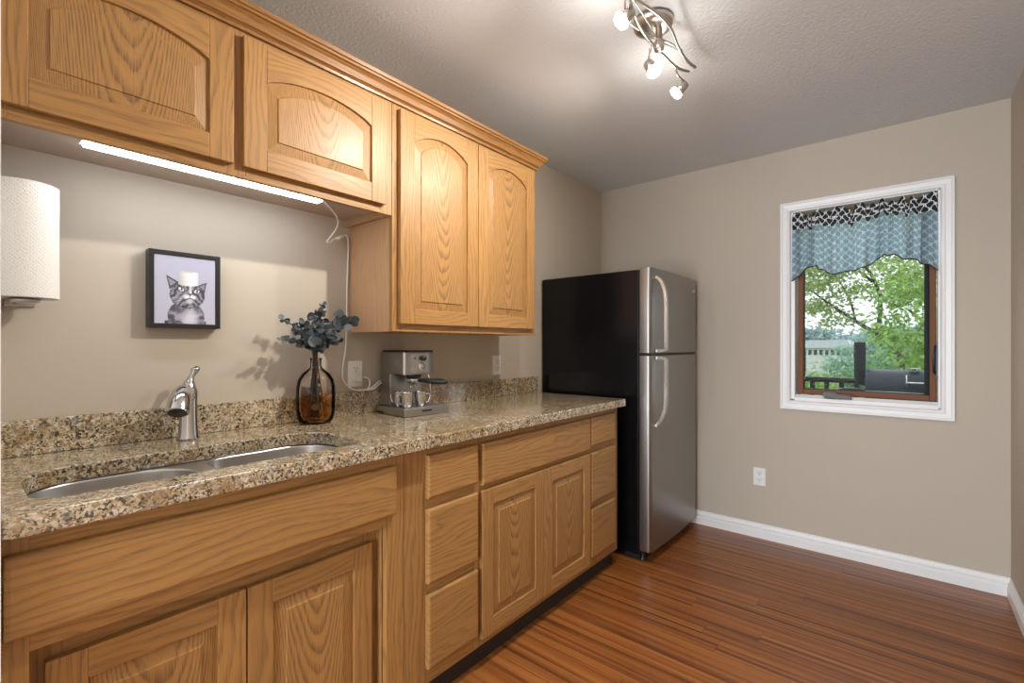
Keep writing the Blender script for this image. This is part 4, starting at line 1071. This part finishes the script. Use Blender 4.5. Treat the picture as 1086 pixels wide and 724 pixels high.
for k, (joint, c, d) in enumerate(heads):
    d = Vector(d).normalized(); c = Vector(c)
    xf = aim(c, d)
    b = MB(); b.lathe([(0.0, -0.022), (0.014, -0.022), (0.018, -0.016), (0.020, 0.0), (0.024, 0.020), (0.0225, 0.020), (0.018, 0.0), (0.0, -0.002)], 24, xf=xf)
    hd = obj('spot_head', b, M['nickel'], tl)
    b = MB(); b.tube([joint, Vector(joint) + (c - Vector(joint)) * 0.5 + Vector((0, 0, 0.004)), c - d * 0.018], 0.004, 8); obj('swivel_arm', b, M['nickel'], hd)
    b = MB(); b.lathe([(0.0, 0.004), (0.019, 0.004), (0.024, 0.020), (0.0255, 0.030), (0.0235, 0.038), (0.015, 0.043), (0.0, 0.045)], 24, xf=xf); obj('bulb', b, M['bulb'], hd)
    b = MB(); b.lathe([(0.0290, 0.024), (0.0305, 0.024), (0.0305, 0.027), (0.0290, 0.027)], 28, xf=xf, closed=True); obj('glass_ring', b, M['nickel'], hd)
    L = bpy.data.lights.new('spot_light', 'SPOT'); L.energy = SPOT_W[k]; L.spot_size = radians(150); L.spot_blend = 1.0; L.shadow_soft_size = 0.022
    L.color = (1.0, 0.93, 0.84)
    lo = bpy.data.objects.new('spot_light', L); COL.objects.link(lo); lo.location = c + d * 0.07
    lo.rotation_euler = Vector((0, 0, -1)).rotation_difference(d).to_euler()
    L = bpy.data.lights.new('bulb_glow', 'POINT'); L.energy = GLOW_W; L.shadow_soft_size = 0.02; L.color = (1.0, 0.93, 0.84)
    lo = bpy.data.objects.new('bulb_glow', L); COL.objects.link(lo); lo.location = c + d * 0.072

# made-up fill lamp on the unseen ceiling behind the camera
rl = thing('rear_fill_lamp', 'flush square fill lamp added on the unseen ceiling behind', 'light', (1.2, -1.7, 2.35))
b = MB(); b.box(0.96, 1.44, -1.94, -1.46, 2.36, 2.439); obj('fill_lamp_base', b, M['white_trim'], rl, bev=0.006)
b = MB(); b.box(0.98, 1.42, -1.92, -1.48, 2.345, 2.359); obj('fill_lamp_diffuser', b, M['fill_diffuser'], rl, bev=0.004)

# ================================================================ outside
b = MB(); b.box(-1.5, 4.5, BY + 0.145, 6.0, -0.20, -0.08); tag(obj('deck', b, M['deck']), 'weathered deck boards outside the window', 'deck')
b = MB(); b.box(-70, 80, BY + 0.145, 170, -4.2, -4.0); o = obj('lawn', b, M['grass']); tag(o, 'green lawn sloping away beyond the deck', 'lawn'); o['kind'] = 'structure'

rail = thing('deck_railing', 'dark deck railing with balusters outside the window', 'railing', (1.4, 5.62, -0.08))
b = MB(); b.box(-1.4, 4.4, 5.60, 5.66, 0.885, 0.912); obj('rail_cap', b, M['rail_top'], rail, bev=0.003)
b = MB(); b.box(-1.4, 4.4, 5.615, 5.645, 0.862, 0.885); obj('top_rail', b, M['rail'], rail)
b = MB(); b.box(-1.4, 4.4, 5.615, 5.645, 0.02, 0.06); obj('bottom_rail', b, M['rail'], rail)
x = -1.32
while x < 4.3:
    b = MB(); b.box(x, x + 0.038, 5.612, 5.648, 0.06, 0.862); obj('baluster', b, M['rail'], rail)
    x += 0.122
for x in (-0.6, 3.3):
    b = MB(); b.box(x, x + 0.09, 5.585, 5.675, -0.08, 0.96); obj('railing_post', b, M['rail'], rail, bev=0.004)

gr = thing('smoker_grill', 'black barrel smoker grill with a chimney standing on the deck outside the window', 'grill', (1.98, 4.75, -0.08))
b = MB(); xf = Matrix.Translation((1.62, 4.76, 0.835)) @ Matrix.Rotation(pi / 2, 4, 'Y')
b.lathe([(0.0, 0.0), (0.200, 0.0), (0.205, 0.010), (0.205, 0.770), (0.200, 0.780), (0.0, 0.780)], 40, xf=xf); brl = obj('barrel', b, M['grill'], gr)
b = MB(); b.box(1.625, 2.395, 4.545, 4.565, 0.868, 0.880); obj('lid_lip', b, M['steel_handle'], brl)
b = MB(); b.tube(catmull([(1.87, 4.570, 0.955), (1.87, 4.535, 0.955), (1.89, 4.520, 0.955), (2.13, 4.520, 0.955), (2.15, 4.535, 0.955), (2.15, 4.570, 0.955)], 5), 0.006, 8); b.tube([(1.868, 4.548, 0.93), (1.868, 4.548, 1.01)], 0.004, 8); obj('lid_handle', b, M['steel_handle'], brl)
b = MB(); b.lathe([(0.0, 0.026), (0.036, 0.024), (0.036, 0.020), (0.006, 0.016), (0.006, 0.0)], 20, xf=Matrix.Translation((1.915, 4.70, 1.030))); obj('lid_vent_cap', b, M['steel_handle'], brl)
b = MB(); b.tube(catmull([(1.66, 4.86, 0.93), (1.60, 4.86, 0.935), (1.575, 4.86, 0.96), (1.572, 4.86, 1.02), (1.572, 4.86, 1.255)], 6), 0.040, 20); obj('chimney', b, M['black_matte'], gr)
b = MB(); b.tube(catmull([(1.44, 4.76, 0.865), (1.46, 4.70, 0.87), (1.53, 4.66, 0.875), (1.62, 4.66, 0.875)], 6), 0.012, 8); b.box(1.46, 1.62, 4.68, 4.94, 0.855, 0.868); obj('side_shelf', b, M['grill'], gr)
for lx, ly in ((1.68, 4.62), (2.34, 4.62), (1.68, 4.90), (2.34, 4.90)):
    b = MB(); b.box(lx - 0.018, lx + 0.018, ly - 0.018, ly + 0.018, -0.08, 0.72); obj('leg', b, M['grill'], gr)

rt = random.Random(5)
def leaves(b, c, rad, n, size, clumps=26, spread=0.34):
    cc = []
    for _ in range(clumps):
        while True:
            p = Vector((rt.uniform(-1, 1), rt.uniform(-1, 1), rt.uniform(-1, 1)))
            if 0.15 < p.length < 1: break
        cc.append(p)
    for i in range(n):
        p = rt.choice(cc) + Vector((rt.gauss(0, 1), rt.gauss(0, 1), rt.gauss(0, 0.6))) * spread * 0.6
        q = Vector((c[0] + p.x * rad[0], c[1] + p.y * rad[1], c[2] + p.z * rad[2]))
        nrm = Vector((rt.gauss(0, 1), rt.gauss(0, 1), rt.gauss(0.6, 1))).normalized(); a = nrm.orthogonal().normalized()
        a.rotate(Matrix.Rotation(rt.random() * 6.28, 3, nrm)); e = nrm.cross(a); s = size * rt.uniform(0.6, 1.3)
        b.add([q - a * s, q - e * s * 0.5, q + a * s, q + e * s * 0.5], [(0, 1, 2, 3)])
def tree(label, base, crown, rad, n, size, mat, trunk, branches, group='trees outside the window', clumps=26, spread=0.34, extra=()):
    t = thing('tree', label, 'tree', base, 0, group)
    b = MB(); leaves(b, crown, rad, n, size, clumps, spread)
    for ec, er, en in extra: leaves(b, ec, er, en, size, 12, spread)
    obj('foliage', b, mat, t, recalc=False)
    b = MB()
    for pts, r0, r1 in [(trunk, 0.0, 0.0)] + branches:
        pth = catmull(pts, 5); m_ = len(pth)
        if r0 == 0: r0, r1 = 0.16, 0.07
        b.tube(pth, [r0 + (r1 - r0) * i / (m_ - 1) for i in range(m_)], 7)
    obj('trunk', b, M['bark'], t)
# main tree: limbs reach from lower right to upper left
tree('loose yellow green tree with bare limbs rising to the left, middle of the window view', (2.0, 11.5, -4.0), (0.80, 12.0, 2.65), (1.9, 1.6, 1.15), 7500, 0.050, M['leaf_a'],
     [(2.0, 11.5, -4.0), (1.98, 11.6, -1.0), (1.95, 11.7, 0.5), (1.75, 11.8, 1.15)],
     [([(1.75, 11.8, 1.15), (1.45, 11.8, 1.45), (1.10, 11.9, 1.72), (0.6, 12.0, 2.15), (-0.2, 12.1, 2.9)], 0.055, 0.012),
      ([(1.45, 11.8, 1.45), (1.50, 11.8, 2.1), (1.30, 11.9, 2.75), (0.8, 12.0, 3.4), (0.3, 12.0, 3.9)], 0.045, 0.010),
      ([(1.38, 11.9, 2.5), (1.0, 12.0, 2.9), (0.55, 12.0, 3.2), (0.2, 12.0, 3.3)], 0.028, 0.008),
      ([(1.10, 11.9, 1.72), (0.95, 12.0, 2.3), (0.6, 12.0, 2.9)], 0.024, 0.008)], clumps=42, spread=0.20)
tree('bright green leafy tree filling the right side of the window view', (3.0, 9.6, -4.0), (2.75, 9.6, 1.7), (1.25, 1.2, 1.9), 11000, 0.045, M['leaf_b'],
     [(3.0, 9.6, -4.0), (2.95, 9.6, -1.0), (2.8, 9.6, 1.5)], [([(2.9, 9.6, 0.4), (2.4, 9.6, 1.2), (1.9, 9.6, 1.8)], 0.05, 0.015)], clumps=46, spread=0.22)
tree('small bright bushy tree at the lower left of the window view', (-0.45, 15.0, -4.0), (-0.35, 15.0, -0.1), (0.75, 0.9, 0.75), 4000, 0.06, M['leaf_b'],
     [(-0.45, 15.0, -4.0), (-0.4, 15.0, -1.5), (-0.35, 15, -0.3)], [], clumps=20)
tree('broad green tree low in the middle of the view behind the chimney', (1.6, 18.0, -4.0), (1.3, 18.0, -0.4), (1.9, 1.2, 1.5), 9000, 0.07, M['leaf_c'],
     [(1.6, 18, -4), (1.5, 18, -2), (1.3, 18, -0.5)], [], clumps=34)
for k, (x, y, z, rx, rz, lab) in enumerate([
        (-1.2, 34, -2.1, 3.0, 2.0, 'blue green round tree below the pale building, further left'),
        (1.0, 38, -1.0, 3.2, 3.0, 'blue green round tree in the middle distance behind the chimney'),
        (4.2, 36, -0.6, 3.2, 3.4, 'blue green round tree in the middle distance behind the grill')]):
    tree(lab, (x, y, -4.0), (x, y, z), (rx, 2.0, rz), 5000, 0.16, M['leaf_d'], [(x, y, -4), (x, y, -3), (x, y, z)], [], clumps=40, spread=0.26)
for k, (x, y, z, rx, rz, lab) in enumerate([
        (-13, 122, 0, 11, 4.6, 'far hazy tree behind the left end of the pale building'),
        (0, 126, 0, 12, 5.2, 'far hazy tree behind the right end of the pale building'),
        (14, 124, 0.5, 12, 6.0, 'far hazy tree beyond the right side of the view')]):
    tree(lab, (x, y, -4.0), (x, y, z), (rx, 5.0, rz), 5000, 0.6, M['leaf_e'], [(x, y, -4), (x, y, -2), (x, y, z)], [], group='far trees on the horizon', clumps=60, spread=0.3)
bld = thing('building', 'low pale building with a long light roof seen far off between the trees', 'building', (-9, 96, -4))
b = MB(); b.box(-10.9, -5.0, 94, 104, -4, 0.75); obj('wall', b, simple('pale_wall', (0.75, 0.72, 0.68), 0.8), bld)
b = MB(); b.prism([(-11.6, 0.75), (-4.3, 0.75), (-5.2, 2.1), (-10.6, 2.1)], 'y', 93.4, 104.6); obj('roof', b, simple('light_grey_roof', (0.62, 0.63, 0.68), 0.7), bld)
for k in range(7):
    b = MB(); b.box(-10.6 + k * 0.8, -10.15 + k * 0.8, 93.92, 94.02, -0.4, 0.45); obj('window', b, simple('dark_window', (0.08, 0.09, 0.1), 0.3), bld)
